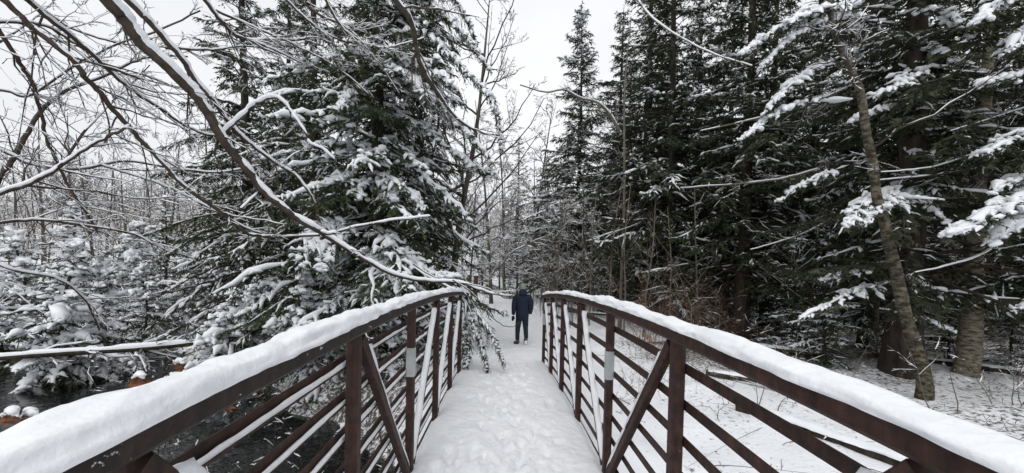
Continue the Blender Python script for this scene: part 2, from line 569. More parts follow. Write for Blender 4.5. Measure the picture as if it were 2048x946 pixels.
def snow_cap(P, w, h, r, sides=14, seed=0, amp=.3, step=None, lump=9.0):
    """a rounded, lumpy ridge of snow lying on the line P (top of a bar)"""
    P = np.asarray(P, float)
    k = len(P)
    T = norm(np.gradient(P, axis=0))
    U = norm(np.cross(T, [[0, 0, 1.0]]))
    N_ = np.cross(U, T)
    s = np.r_[0, np.cumsum(np.linalg.norm(np.diff(P, axis=0), axis=1))]
    a = np.linspace(-.05 * PI, 1.05 * PI, sides)
    A, S_ = np.meshgrid(a, s)
    hh = h * (1 + amp * (fbm(S_ * lump * .25, S_ * 0 + seed, seed, 2) + .5 * fbm(S_ * lump * 1.1, A, seed + 5, 3)) - .5 * amp * smooth(.22, .5, fbm(S_ * .9, A * .4, seed + 9, 3)))
    rad = 1 + .15 * amp / .3 * fbm(S_ * lump, A * 2.2, seed + 3, 3) + .05 * fbm(S_ * 45, A * 9, seed + 13, 3)
    sh = .12 * w * fbm(S_ * 1.5, S_ * 0, seed + 7, 2)
    xx = np.cos(A) * w / 2 * rad + sh
    zz = np.where(np.sin(A) > 0, np.sin(A), np.sin(A) * .6) * hh * rad
    endf = np.clip(np.minimum(s, s[-1] - s) / (h * .8), 0.02, 1) ** .5
    X = P[:, None] + U[:, None] * (xx * (.6 + .4 * endf[:, None]))[..., None] + N_[:, None] * (zz * endf[:, None])[..., None]
    i = np.arange(k - 1)[:, None] * sides + np.arange(sides - 1)[None]
    return X.reshape(-1, 3), np.stack([i, i + 1, i + sides + 1, i + sides], -1).reshape(-1, 4)


def line(yv, x, z):
    return loc(np.c_[np.full(len(yv), x), yv, deckz(yv) + z])


yd = np.arange(Y0 - .05, Y1 + .06, .02)
yr = np.linspace(Y0 - .05, Y1 + .05, 60)
BARZ = [1.07 - .167 * k for k in range(7)]
for s in (-1, 1):
    g = Geo()
    addbar(g, line(yr, s * W / 2, RH + .036), None, .085, .072, bev=.2)
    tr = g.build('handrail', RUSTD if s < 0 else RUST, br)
    vv, ff = snow_cap(line(yd, s * (W / 2 + .004), RH + .062), .108, (.050 if s < 0 else .038), rng, 18, 40 + s, .55)
    Geo().add(vv, ff).build('snow', SNOW, tr)
    for k in range(-4, 5):
        y = YB + k * BAY
        g = Geo()
        zt, zb = float(deckz(y)) + RH + .005, float(deckz(y)) - .14
        addbar(g, loc((s * W / 2, y, zb)), loc((s * W / 2, y, zt)), .055, .055, up=(0, 1, 0))
        po = g.build('post', RUST, br)
        if k in (0, 4):
            g = Geo()
            addbar(g, loc((s * W / 2, y, zt - .50)), loc((s * W / 2, y, zt - .29)), .061, .061, up=(0, 1, 0))
            g.build('reflective_band', PLATE, po)
        if k == 0:
            continue
        kb = k - (1 if k > 0 else -1)
        yb = YB + kb * BAY + (.07 if k > 0 else -.07)
        a = loc((s * W / 2, y - (.06 if k > 0 else -.06), float(deckz(y)) + RH - .02))
        b = loc((s * W / 2, yb, float(deckz(yb)) + .02))
        g = Geo()
        addbar(g, a, b, .045, .05)
        di = g.build('diagonal_brace', RUST, br)
        tt = np.linspace(.06, .99, 46)[:, None]
        ln = a + (b - a) * tt
        vv, ff = snow_cap(ln + [0, (-.016 if k > 0 else .016), .016], .05, .030, rng, 8, 60 + k + s * 9, .75, lump=7)
        Geo().add(vv, ff).build('snow', SNOW, di)
    for q, bz in enumerate(BARZ):
        g = Geo()
        xb = s * (W / 2 + .047)
        addbar(g, line(yr, xb - .013, bz + .008), None, .006, .046)
        addbar(g, line(yr, xb + .003, bz - .012), None, .026, .006)
        rl = g.build('rail_bar', RUST, br)
        vv, ff = snow_cap(line(yd[::2], xb + .002, bz - .008), .020, .013, rng, 7, 80 + q * 3 + s, .8, lump=12)
        Geo().add(vv, ff).build('snow', SNOW, rl)
# ------------------------------------------------------------------ vegetation
def clump_snow(P, R, r, amt, hv, sides=5, gap=.25, offs=.5, K=None, flat=.72, lumpy=0.0):
    """lumps of snow lying along twigs P; amt (M,) radius, hv (M,) chance that a lump is there"""
    pick = r.random(P.shape[0]) < hv
    P, R, amt = P[pick], R[pick], amt[pick]
    if K:
        u = np.linspace(0, P.shape[1] - 1.001, K)
        j = u.astype(int); f = u - j
        P = P[:, j] * (1 - f)[None, :, None] + P[:, j + 1] * f[None, :, None]
        R = R[:, j] * (1 - f)[None] + R[:, j + 1] * f[None]
    m, k, _ = P.shape
    T = norm(np.gradient(P, axis=1))
    hor = np.sqrt(np.clip(1 - T[..., 2] ** 2, 0, 1))
    lo, hi_ = (.55, 1.35) if not lumpy else (.35, 1.55)
    rr = amt[:, None] * r.uniform(lo, hi_, (m, k)) * smooth(.35, .8, hor)
    rr = rr * (r.random((m, k)) > gap)
    rr[:, 0] *= .35
    rr[:, -1] *= .25
    keep = rr.max(1) > .25 * amt
    P2 = P[keep] + np.array([0, 0, 1.0]) * (R[keep] * .6 + rr[keep] * offs)[..., None]
    if lumpy:
        P2 = P2 + r.normal(0, 1, P2.shape) * (lumpy * rr[keep])[..., None]
    return tubes(P2, rr[keep] + 1e-4, sides, flat)


def foliage(P, R, L, r, cg, sg, heavy, space=.07, l2=.34, droop=.35, blade=.085, bspace=.022, rsec=.004, hang=.35,
            psnow=.75, rsnow=.028, t0=.12, sides2=3, bw=.34, ssides=5, smain=True, sK=6, sgap=.2):
    """flat conifer sprays: side twigs along the branches P and needle tufts along the twigs, with snow on top.
    cg gets twigs (slot 0) and needles (slot 1), sg the snow; heavy (M,) is the snow load of each branch"""
    M_ = P.shape[0]
    n2 = np.maximum(3, (L / space).astype(int))
    i2 = np.repeat(np.arange(M_), n2)
    k2 = np.arange(len(i2)) - np.repeat(np.cumsum(n2) - n2, n2)
    t = t0 + (1.0 - t0) * (k2 + r.random(len(i2))) / n2[i2]
    side = np.where(k2 % 2 == 0, 1.0, -1.0)
    p, tan = sample(P, i2, t)
    perp = norm(np.cross(tan, [[0, 0, 1.0]]))
    a = np.radians(r.uniform(48, 72, len(i2)) - 30 * t ** 2)
    d = norm(tan * np.cos(a)[:, None] + perp * (side * np.sin(a))[:, None] + np.array([0, 0, 1.0]) * r.normal(-.06, .24, len(i2))[:, None])
    ln = l2 * np.clip(L[i2] / 1.6, .45, 1.35) * (np.clip(1.08 - t, .06, 1) ** .7) * r.uniform(.35, 1.35, len(i2)) + .05
    s = np.linspace(0, 1, 5)
    P2 = p[:, None] + d[:, None] * (ln[:, None] * s)[..., None]
    P2 = P2 + perp[:, None] * (ln * r.normal(0, .22, len(i2)))[:, None, None] * (s ** 2)[None, :, None]
    P2[..., 2] -= (droop * r.uniform(.2, 1.7, len(i2)) * ln)[:, None] * s ** 2
    R2 = rsec * (1.15 - s)[None] * np.ones((len(i2), 1))
    cg.add(*tubes(P2[:, [0, 2, 4]], R2[:, [0, 2, 4]], sides2), 0)
    # needle tufts
    n3 = np.maximum(4, (ln / (bspace * 1.25)).astype(int))
    i3 = np.repeat(np.arange(len(i2)), n3)
    k3 = np.arange(len(i3)) - np.repeat(np.cumsum(n3) - n3, n3)
    t3 = (k3 + r.random(len(i3))) / n3[i3]
    q, tn = sample(P2, i3, t3)
    pp = norm(np.cross(tn, [[0, 0, 1.0]]))
    sd = np.where(k3 % 2 == 0, 1.0, -1.0)
    an = np.radians(r.uniform(25, 75, len(i3)))
    dz = r.normal(-hang, .35, len(i3))
    b = norm(tn * np.cos(an)[:, None] + pp * (sd * np.sin(an))[:, None] + np.array([0, 0, 1.0]) * dz[:, None])
    bl = blade * (1.1 - .55 * t3) * r.uniform(.6, 1.3, len(i3))
    wv = norm(np.cross(b, norm(r.normal(0, 1, (len(i3), 3)) + [0, 0, .8])))
    hw = (bl * bw * .5)[:, None]
    tri = np.stack([q - wv * hw, q + wv * hw, q + b * bl[:, None]], 1)
    cg.add(tri.reshape(-1, 3), np.arange(len(i3) * 3).reshape(-1, 3), 1, False)
    # snow
    ex = np.clip(heavy[i2], 0, 1.5)
    e0 = r.uniform(.0, .12, len(i2)); e1 = r.uniform(.55, .95, len(i2))
    us = (e0[:, None] + (e1 - e0)[:, None] * np.linspace(0, 1, sK)[None]) * 4
    js = np.minimum(us.astype(int), 3); fs = (us - js)[..., None]
    ar = np.arange(len(i2))[:, None]
    PS = P2[ar, js] * (1 - fs) + P2[ar, js + 1] * fs
    sg.add(*clump_snow(PS, np.full(PS.shape[:2], rsec), r, rsnow * (.5 + .7 * ex) * (1.12 - .45 * t), psnow * np.clip(ex * 1.3, 0, 1), ssides, sgap, lumpy=.42))
    big = np.where((ex > .8) & (r.random(len(ex)) < .42 * np.clip(ex - .35, 0, .8)))[0]
    if len(big):
        c, _ = sample(P2, big, r.uniform(.15, .75, len(big)))
        az = r.uniform(0, 2 * PI, len(big)); rb = rsnow * r.uniform(.9, 1.75, len(big))
        ax = np.stack([np.cos(az), np.sin(az), r.uniform(-.4, .1, len(big))], -1) * (rb * r.uniform(.9, 1.6, len(big)))[:, None]
        e_ = np.array([-1, -.65, 0, .65, 1])
        Pb = c[:, None] + ax[:, None] * e_[None, :, None]
        Pb[..., 2] += (rb * .35)[:, None] - (rb[:, None] * .25 * e_[None] ** 2)
        sg.add(*tubes(Pb, rb[:, None] * np.array([.02, .74, 1, .74, .02])[None], 6, .7))
    if smain:
        sg.add(*clump_snow(P, R, r, rsnow * 1.15 * (.4 + .8 * heavy) * np.ones(M_), np.clip(heavy * 1.3, 0, 1), 6, .2, K=11, lumpy=.4))


def trunk_geo(g, pts, R, sides=12, r=None, flare=.5, mi=0):
    n = 26
    P = spline(pts, n)
    s = np.linspace(0, 1, n)
    Rr = R * (1 - s) ** .75 + .012 + R * flare * np.exp(-s * n * .75)
    v, f = tubes(P, Rr, sides)
    v = v.reshape(n, sides, 3)
    c = P[:, None]
    if r is not None:
        v = c + (v - c) * (1 + r.normal(0, .05, (n, sides, 1)))
    g.add(v.reshape(-1, 3), f, mi)
    return P, Rr


def conifer_meshes(seed, H, Rad, R, nb=110, z0=.6, snow=.5, extra=None, heavyp=.5, lean=(0, 0), droop=.3, dead=0, needle=None,
                   prof=.8, space=.07, bspace=.022, blade=.085, rsnow=.028, bark=None, tip=.0, hang=.35, l2=.34, zpow=1.0, gapf=.12, curve=0.0, extra_kw=None, sK=6, ssides=5, sgap=.2):
    r = np.random.default_rng(seed)
    tg, cg, sg = Geo(), Geo(), Geo()
    pts = [(0, 0, -.35), (lean[0] * .15 + curve, lean[1] * .15, H * .25), (lean[0] * .4 + r.normal(0, .05), lean[1] * .4 - curve, H * .55), (lean[0], lean[1], H)]
    TP, TR = trunk_geo(tg, pts, R, 12, r)
    n = nb
    zf = (np.arange(n) + r.random(n)) / n
    zf = z0 / H + (1 - z0 / H) * zf ** zpow
    az = np.arange(n) * 2.4 + r.normal(0, .5, n)
    h = zf
    L = Rad * np.clip(1.04 - h, .03, 1) ** prof * r.uniform(.55, 1.15, n) * np.clip(.72 + h * 2.2, 0, 1)
    L = np.maximum(L, .12)
    el = np.radians(np.interp(h, [0, .5, 1], [-8, 8, 42]) + r.normal(0, 8, n))
    K = 9
    s = np.linspace(0, 1, K)
    tj = np.clip(h, 0, .999)
    p0, _ = sample(TP[None], np.zeros(n, int), tj)
    d = np.stack([np.cos(az) * np.cos(el), np.sin(az) * np.cos(el), np.sin(el)], -1)
    perp = np.stack([-np.sin(az), np.cos(az), 0 * az], -1)
    P = p0[:, None] + d[:, None] * (L[:, None] * s)[..., None]
    P = P + perp[:, None] * (L[:, None] * .09 * r.normal(0, 1, (n, 1)) * s ** 2)[..., None]
    P[..., 2] -= (droop * L * r.uniform(.6, 1.3, n))[:, None] * s ** 2 - (.10 * L)[:, None] * s ** 5
    P = P + r.normal(0, .012, P.shape) * L[:, None, None] * (s > 0)[None, :, None]
    RB = (.007 + .011 * L)[:, None] * (1.04 - s)[None] + .003
    live = r.random(n) > gapf
    deadm = (h < .28) & (r.random(n) < dead)
    cg.add(*tubes(P, RB, 4), 0)
    hv = np.where(r.random(n) < heavyp, r.uniform(.6, 1.2, n), r.uniform(.05, .45, n)) * snow * 1.6
    ok = live & ~deadm
    foliage(P[ok], RB[ok], L[ok], r, cg, sg, hv[ok], space=space, bspace=bspace, blade=blade, rsnow=rsnow, hang=hang, l2=l2, sK=sK, ssides=ssides, sgap=sgap)
    bare = ~ok
    if bare.any():
        twigs(P[bare], RB[bare], L[bare], r, cg, sg, n=9, snow=.010, wob=.3, hv=.3, gap=.5)
    if extra:
        for e in extra:
            kw = dict(sK=6, ssides=5, space=.055, bspace=.018, blade=min(blade, .12), rsnow=.044, heavy=1.0, l2=.36, t0=.2, hang=hang, droop=.35, rad=.02)
            kw.update(extra_kw or {})
            pp = e
            if isinstance(e, tuple):
                pp, k2 = e
                kw.update(k2)
            pp = spline(pp, 12)
            Lx = np.array([np.linalg.norm(np.diff(pp, axis=0), axis=1).sum()])
            rx = (kw.pop('rad') * (1.05 - np.linspace(0, 1, 12)) + .003)[None]
            cg.add(*tubes(pp[None], rx, 5), 0)
            hvx = np.array([kw.pop('heavy')])
            foliage(pp[None], rx, Lx, r, cg, sg, hvx, psnow=.85, **kw)
    return tg.mesh('trunk', bark or BARK), cg.mesh('crown', [BARK, needle or NEED]), sg.mesh('snow', SNOWT)


def twigs(P, R, L, r, cg, sg, n=8, snow=.012, lf=.45, sides=3, ang=(30, 65), up=.1, mi=0, rmin=.0022, t0=.15, wob=.10, gap=.3, K=5, hv=.75):
    M_ = P.shape[0]
    i = np.repeat(np.arange(M_), n)
    t = r.uniform(t0, 1, len(i))
    p, tan = sample(P, i, t)
    rp = sampleR(R, i, t)
    q = norm(np.cross(tan, norm(r.normal(0, 1, (len(i), 3)))))
    a = np.radians(r.uniform(*ang, len(i)))
    d = norm(tan * np.cos(a)[:, None] + q * np.sin(a)[:, None])
    ln = lf * L[i] * (1.1 - .75 * t) * r.uniform(.4, 1.2, len(i))
    s = np.linspace(0, 1, K)
    P2 = p[:, None] + d[:, None] * (ln[:, None] * s)[..., None]
    w = np.cumsum(r.normal(0, 1, P2.shape), axis=1) * (wob * ln / K)[:, None, None]
    w -= w[:, :1]
    P2 = P2 + w
    P2[..., 2] += (up * ln)[:, None] * s ** 2
    R2 = np.maximum(np.minimum(rp * .62, .004 + .012 * ln)[:, None] * (1.02 - .8 * s)[None], rmin)
    cg.add(*tubes(P2, R2, sides), mi)
    if snow and sg is not None:
        sg.add(*clump_snow(P2, R2, r, np.minimum(snow, .004 + R2[:, 0] * .9 + snow * .5), np.full(len(i), hv), 3, gap, .55))
    return P2, R2, ln


def bare_meshes(seed, H, R, n1=16, lean=(0, 0), z0=.3, up=.35, snow=.014, bark=None, n=(8, 6, 4), l1=.38, ang=(35, 70), twig=None, rmin=.004):
    r = np.random.default_rng(seed)
    tg, cg, sg = Geo(), Geo(), Geo()
    pts = [(0, 0, -.3), (lean[0] * .2, lean[1] * .2, H * .28), (lean[0] * .5 + r.normal(0, .12), lean[1] * .5 + r.normal(0, .12), H * .6), (lean[0], lean[1], H)]
    TP, TR = trunk_geo(tg, pts, R, 10, r, .4)
    TPb, TRb = TP[None][:, int(26 * z0):], TR[None][:, int(26 * z0):]
    A = twigs(TPb, TRb, np.array([H]), r, cg, sg, n1, snow, l1, 5, ang, up, K=9, t0=0.0, wob=.2, rmin=rmin)
    B = twigs(*A, r, cg, sg, n[0], snow, .5, 3, (28, 60), up * .6, K=5, rmin=rmin)
    C = twigs(*B, r, cg, sg, n[1], snow * .8, .5, 3, (28, 60), up * .4, K=4, rmin=rmin)
    if n[2]:
        twigs(*C, r, cg, sg, n[2], snow * .7, .55, 3, (25, 60), .1, K=3, rmin=rmin)
    return tg.mesh('trunk', bark or BARKG), cg.mesh('crown', [twig or TWIG]), sg.mesh('snow', SNOWT)


def plant(ms, name, label, cat, base, rz=0.0, scale=1.0, group=None, zs=None):
    t = thing(name, label, cat, base, rz, group, scale)
    if zs:
        t.scale = (scale, scale, scale * zs)
    for nm, me in zip(('trunk', 'crown', 'snow'), ms):
        o = link(nm, me, t)
        if nm == 'snow':
            o['kind'] = 'stuff'
    return t


def rel(pts, base):
    return np.array([np.asarray(p, float) - base for p in pts])


# ---- the big hemlock left of the bridge, boughs hanging towards the path
bH = ground_at(752, 9.3)
ex = []
for hv, l2, pts in (
        (1.3, .42, [(752, 60, 9.3), (800, 115, 8.5), (860, 140, 8.0), (915, 180, 7.7)]),
        (1.3, .40, [(752, 80, 9.3), (800, 140, 8.4), (835, 165, 7.9), (850, 190, 7.7)]),
        (1.2, .36, [(752, -60, 9.3), (850, 0, 9.0), (920, 60, 8.8), (980, 140, 8.7)]),
        (1.2, .36, [(752, 0, 9.3), (850, 60, 9.0), (930, 140, 8.7), (985, 200, 8.5), (1003, 300, 8.5)]),
        (1.1, .34, [(752, -100, 9.4), (860, -60, 9.4), (930, 30, 9.3), (960, 110, 9.3)]),
        (1.1, .34, [(752, 120, 9.3), (850, 180, 9.0), (930, 260, 8.7), (985, 320, 8.5)]),
        (1.0, .34, [(752, 200, 9.3), (850, 260, 9.1), (940, 330, 8.9), (990, 350, 8.8)]),
        (.9, .34, [(752, 290, 9.3), (830, 340, 9.0), (900, 400, 8.9), (940, 440, 8.9)]),
        (1.2, .36, [(752, 160, 9.3), (710, 180, 8.4), (680, 210, 8.0), (650, 250, 7.9)]),
        (1.2, .36, [(752, 350, 9.3), (720, 370, 8.4), (720, 400, 7.9)]),
        (1.3, .36, [(752, 350, 9.3), (775, 370, 8.3), (790, 405, 7.8)]),
        (1.3, .36, [(752, 360, 9.3), (820, 385, 8.5), (845, 420, 8.2)]),
        (1.3, .34, [(752, 330, 9.3), (690, 350, 8.5), (650, 370, 8.0), (620, 400, 7.8)]),
        (1.4, .42, [(740, 430, 9.2), (660, 450, 8.1), (620, 480, 7.4), (600, 540, 7.1)]),
        (1.4, .40, [(740, 440, 9.2), (680, 470, 8.0), (650, 500, 7.4), (645, 540, 7.2)]),
        (1.4, .34, [(752, 470, 9.2), (800, 505, 8.2), (850, 540, 7.7), (915, 552, 7.3)]),
        (1.4, .38, [(752, 480, 9.2), (765, 520, 8.3), (765, 560, 7.7), (770, 620, 7.4)]),
        (1.3, .36, [(752, 500, 9.2), (740, 560, 8.2), (735, 620, 7.7), (730, 680, 7.4)]),
        (1.2, .30, [(740, 560, 9.2), (680, 600, 8.2), (620, 640, 7.6), (560, 680, 7.4)])):
    ex.append((rel([at(*p) for p in pts], bH), dict(heavy=hv, l2=l2 + .06)))
# bough hanging over the left handrail, needles downwards
for pts in ([(752, 470, 9.2), (850, 545, 7.2), (925, 582, 6.0), (955, 625, 5.9), (985, 665, 5.85), (1008, 722, 5.8)],
            [(752, 480, 9.2), (850, 550, 7.2), (925, 588, 6.0), (945, 640, 5.9), (962, 680, 5.85), (975, 735, 5.8)],
            [(752, 480, 9.2), (850, 550, 7.2), (920, 592, 6.1), (930, 640, 6.0), (934, 690, 5.95), (932, 725, 5.9)]):
    ex.append((rel([at(*p) for p in pts], bH), dict(heavy=.85, l2=.13, t0=.58, space=.026, bspace=.013, hang=.6, droop=.9, rsnow=.017, rad=.009, blade=.055)))
ms = conifer_meshes(101, 18, 3.3, .20, nb=228, zpow=1.2, z0=.8, snow=.66, heavyp=.66, extra=ex, droop=.42, rsnow=.050, gapf=.06, prof=.62, blade=.15, l2=.58, space=.075, bspace=.020, sK=5, ssides=4)
plant(ms, 'hemlock', 'tallest hemlock left of the bridge, one of its snowy boughs hanging over the rail', 'tree', bH)

# ---- prototypes
proto_snowy = conifer_meshes(102, 17, 3.1, .18, nb=176, zpow=1.15, z0=1.0, snow=.6, heavyp=.5, droop=.42, rsnow=.038, prof=.62, blade=.15, l2=.55, space=.08, bspace=.019)
proto_snowy2 = conifer_meshes(103, 16, 2.7, .17, nb=148, zpow=1.15, z0=1.8, snow=.6, heavyp=.5, droop=.5, rsnow=.038, dead=.5, lean=(.5, .2), prof=.62, blade=.15, l2=.55, space=.085, bspace=.021)
DK = dict(needle=NEEDB, blade=.17, l2=.6, space=.085, bspace=.022, prof=.6, sK=4, ssides=4, sgap=.4)
proto_dark = conifer_meshes(104, 17, 3.3, .24, nb=180, zpow=1.05, z0=2.9, snow=.55, heavyp=.40, droop=.3, dead=.45, rsnow=.042, **DK)
proto_dark2 = conifer_meshes(105, 18, 3.0, .20, nb=180, zpow=1.05, z0=2.0, snow=.50, heavyp=.36, droop=.38, dead=.5, rsnow=.042, lean=(.3, -.2), **DK)
proto_young = conifer_meshes(106, 4.2, 1.5, .045, nb=75, z0=.2, snow=.62, heavyp=.4, droop=.22, rsnow=.028, prof=.8, needle=NEED, blade=.12, l2=.4, bspace=.024, sK=5, ssides=4, sgap=.25)
proto_ysnow = conifer_meshes(107, 3.6, 1.6, .06, nb=75, z0=.7, snow=.9, heavyp=.75, droop=.5, rsnow=.050, prof=.6, curve=.12, blade=.13, l2=.42, bspace=.026, sK=5, ssides=4, lean=(.35, .1))
proto_ysnow2 = conifer_meshes(117, 3.0, 1.7, .05, nb=62, z0=.5, snow=.9, heavyp=.7, droop=.65, rsnow=.050, prof=.5, curve=-.1, blade=.13, l2=.45, bspace=.026, sK=5, ssides=4, lean=(-.5, .3))
proto_spire = conifer_meshes(108, 20, 5.6, .2, nb=250, z0=1.2, snow=.62, heavyp=.5, droop=.34, rsnow=.06, blade=.26, l2=.75, space=.14, bspace=.042, needle=NEEDB, prof=.72, sK=4, ssides=4, sgap=.35)
proto_pale = conifer_meshes(109, 9, 2.3, .12, nb=110, z0=.6, snow=.4, heavyp=.2, droop=.15, rsnow=.03, blade=.2, l2=.5, space=.12, bspace=.04, needle=NEEDY, sK=4, ssides=4)

# ---- left group
plant(proto_snowy, 'hemlock', 'slim dark hemlock directly behind the tallest one left of the bridge', 'tree', ground_at(835, 12.5), .6, .95)
plant(proto_snowy2, 'hemlock', 'hemlock with bare lower trunk just left of the tallest one by the bridge', 'tree', ground_at(628, 11.0), 2.0, 1.0)
plant(proto_snowy2, 'hemlock', 'open ragged hemlock at the left end of the snowy evergreen clump', 'tree', ground_at(500, 12.2), 4.1, 1.05)
plant(proto_snowy, 'hemlock', 'hemlock filling the gap behind the two ragged ones on the left', 'tree', ground_at(575, 14.5), 3.3, .95)
plant(proto_ysnow, 'young_hemlock', 'small hemlock bowed under thick snow beside the fallen log', 'tree', ground_at(105, 8.8), .5, 1.05)
plant(proto_ysnow2, 'young_hemlock', 'low snow loaded hemlock at the far left edge of the stream', 'tree', ground_at(15, 10.5), 2.2, 1.0)
plant(proto_ysnow, 'young_hemlock', 'young hemlock with drooping white boughs right of the bowed one', 'tree', ground_at(225, 10.5), 4.4, .95)
plant(proto_ysnow2, 'young_hemlock', 'snow plastered young hemlock standing on the far bank below the clump', 'tree', ground_at(455, 9.0), 3.1, .92)
plant(proto_ysnow, 'young_hemlock', 'short white hemlock half hidden under the left handrail', 'tree', ground_at(600, 8.2), 5.3, .72)
plant(proto_ysnow2, 'young_hemlock', 'white mounded hemlock at the foot of the tallest hemlock', 'tree', ground_at(790, 8.3), 1.3, .66)
plant(proto_young, 'young_hemlock', 'narrow young hemlock in the middle of the left clearing', 'tree', ground_at(330, 16), 1.0, 1.25)
plant(proto_ysnow2, 'young_hemlock', 'rounded snowy hemlock on the far side of the stream clearing', 'tree', ground_at(395, 18), 1.9, 1.2)

for k, (px, d, w, rz, s_, lab) in enumerate(((160, 13.5, 1, .4, 1.1, 'bushy white hemlock behind the bowed one at the stream edge'), (290, 12.5, 0, 2.4, .9, 'small snowed over hemlock in the middle of the left thicket'),
        (350, 13.5, 1, 5.0, .9, 'squat snowed over hemlock left of the plastered stub'), (60, 15, 0, 3.6, 1.25, 'taller snowy hemlock at the left edge behind the stream'),
        (430, 14.5, 0, .9, 1.2, 'snow laden hemlock closing the left thicket beside the ragged hemlocks'), (250, 18, 1, 4.0, 1.4, 'broad snowy hemlock on the rise beyond the stream'),
        (130, 20, 0, 1.1, 1.5, 'rounded snowy hemlock far back at the left'), (520, 10.2, 1, 2.9, .8, 'low white hemlock just right of the plastered stub'),
        (680, 8.6, 0, 3.9, .7, 'small white hemlock under the boughs of the tallest hemlock'))):
    plant((proto_ysnow, proto_ysnow2)[w], 'young_hemlock', lab, 'tree', ground_at(px, d), rz, s_)

# ---- centre
plant(proto_spire, 'spruce', 'tall dark spire spruce rising against the white sky above the path', 'tree', ground_at(1150, 26), .3, 1.0)
plant(proto_spire, 'spruce', 'lower dark spruce just left behind the tall spire', 'tree', ground_at(1088, 36), 2.3, .62)
plant(proto_pale, 'spruce', 'small olive green spruce in the gap above the end of the path', 'tree', ground_at(1032, 45), .3, 1.9)

# ---- right side: the two trees that lean the big white boughs into view
bR = ground_at(1812, 8.3)
exr = []
for hv, l2, pts in (
        (1.4, .40, [(1805, 370, 8.3), (1765, 385, 7.6), (1725, 410, 7.0), (1690, 455, 6.7)]),
        (1.4, .40, [(1805, 380, 8.3), (1780, 400, 7.5), (1750, 415, 7.0), (1725, 450, 6.8)]),
        (1.3, .30, [(1805, 375, 8.3), (1830, 392, 7.7), (1860, 415, 7.4), (1890, 440, 7.2)]),
        (1.3, .36, [(1800, 20, 8.3), (1700, 15, 7.7), (1620, 30, 7.3), (1560, 55, 7.1), (1480, 110, 6.9)]),
        (1.3, .32, [(1800, 50, 8.3), (1680, 40, 7.7), (1590, 70, 7.3), (1520, 140, 7.1)]),
        (1.3, .34, [(1800, 30, 8.3), (1850, 20, 7.8), (1905, 40, 7.5), (1945, 80, 7.4)]),
        (1.1, .30, [(1800, 130, 8.3), (1830, 150, 7.7), (1790, 175, 7.3), (1735, 195, 7.1)]),
        (1.1, .26, [(1800, 220, 8.3), (1740, 225, 7.8), (1700, 245, 7.6)]),
        (1.2, .24, [(1700, 200, 7.9), (1600, 210, 7.5), (1540, 235, 7.3), (1480, 280, 7.2)]),
        (1.2, .24, [(1700, 120, 7.9), (1610, 150, 7.5), (1560, 190, 7.3), (1530, 225, 7.2)]),
        (1.1, .24, [(1800, 60, 8.3), (1860, 90, 7.9), (1890, 105, 7.7), (1925, 130, 7.6)]),
        (1.2, .28, [(1800, 90, 8.3), (1880, 110, 7.8), (1930, 135, 7.5), (1985, 150, 7.4)]),
        (1.0, .24, [(1800, 300, 8.3), (1850, 310, 7.9), (1900, 330, 7.6)]),
        (.9, .22, [(1700, 330, 8.2), (1620, 360, 7.9), (1560, 400, 7.8)]),
        (.9, .22, [(1760, 620, 8.3), (1850, 640, 7.8), (1910, 665, 7.5)]),
        (.8, .28, [(1800, 560, 8.3), (1740, 575, 7.8), (1680, 595, 7.4), (1600, 640, 7.1)]),
        (.7, .26, [(1800, 520, 8.3), (1700, 545, 7.8), (1640, 560, 7.6)]),
        (.8, .26, [(1800, 560, 8.3), (1850, 570, 7.8), (1900, 590, 7.6)])):
    exr.append((rel([at(*p) for p in pts], bR), dict(heavy=hv, l2=l2)))
ms = conifer_meshes(111, 18, 3.0, .30, nb=172, zpow=1.15, z0=2.6, snow=.45, heavyp=.25, needle=NEEDB, extra=exr, dead=.45, blade=.16, bspace=.02, l2=.58, space=.085, prof=.6, rsnow=.036, sK=5, ssides=4, sgap=.3)
plant(ms, 'hemlock', 'thick trunked dark hemlock on the right holding out the two heaviest white boughs', 'tree', bR)
bR2 = ground_at(2190, 7.0)
exr = []
for hv, l2, pts in (
        (1.4, .42, [(2190, 330, 7.0), (2090, 370, 6.5), (2010, 410, 6.2), (1950, 440, 6.0), (1895, 470, 5.9)]),
        (1.3, .36, [(2190, 380, 7.0), (2100, 410, 6.5), (2040, 440, 6.3), (1980, 490, 6.2)]),
        (1.3, .36, [(2190, -80, 7.0), (2080, -30, 6.6), (2000, 5, 6.4), (1945, 50, 6.3)]),
        (1.3, .36, [(2190, 0, 7.0), (2110, 30, 6.6), (2050, 65, 6.4), (2015, 105, 6.3)]),
        (1.2, .3, [(2190, 90, 7.0), (2100, 120, 6.7), (2040, 150, 6.5), (1960, 165, 6.4)]),
        (1.1, .3, [(2190, 300, 7.0), (2100, 320, 6.7), (2040, 350, 6.5), (1990, 385, 6.4)]),
        (1.0, .26, [(2190, 560, 7.0), (2100, 590, 6.7), (2030, 620, 6.5)]),
        (1.0, .34, [(2190, 220, 7.0), (2080, 250, 6.6), (2000, 290, 6.5), (1950, 310, 6.5)])):
    exr.append((rel([at(*p) for p in pts], bR2), dict(heavy=hv, l2=l2)))
ms = conifer_meshes(112, 16, 2.6, .2, nb=114, zpow=1.15, z0=2.0, snow=.42, heavyp=.25, needle=NEEDB, extra=exr, blade=.15, bspace=.022, l2=.55, space=.085, prof=.6, rsnow=.028, sK=5, ssides=4, sgap=.3)
plant(ms, 'hemlock', 'hemlock past the right edge whose snowy boughs reach in above the handrail', 'tree', bR2)

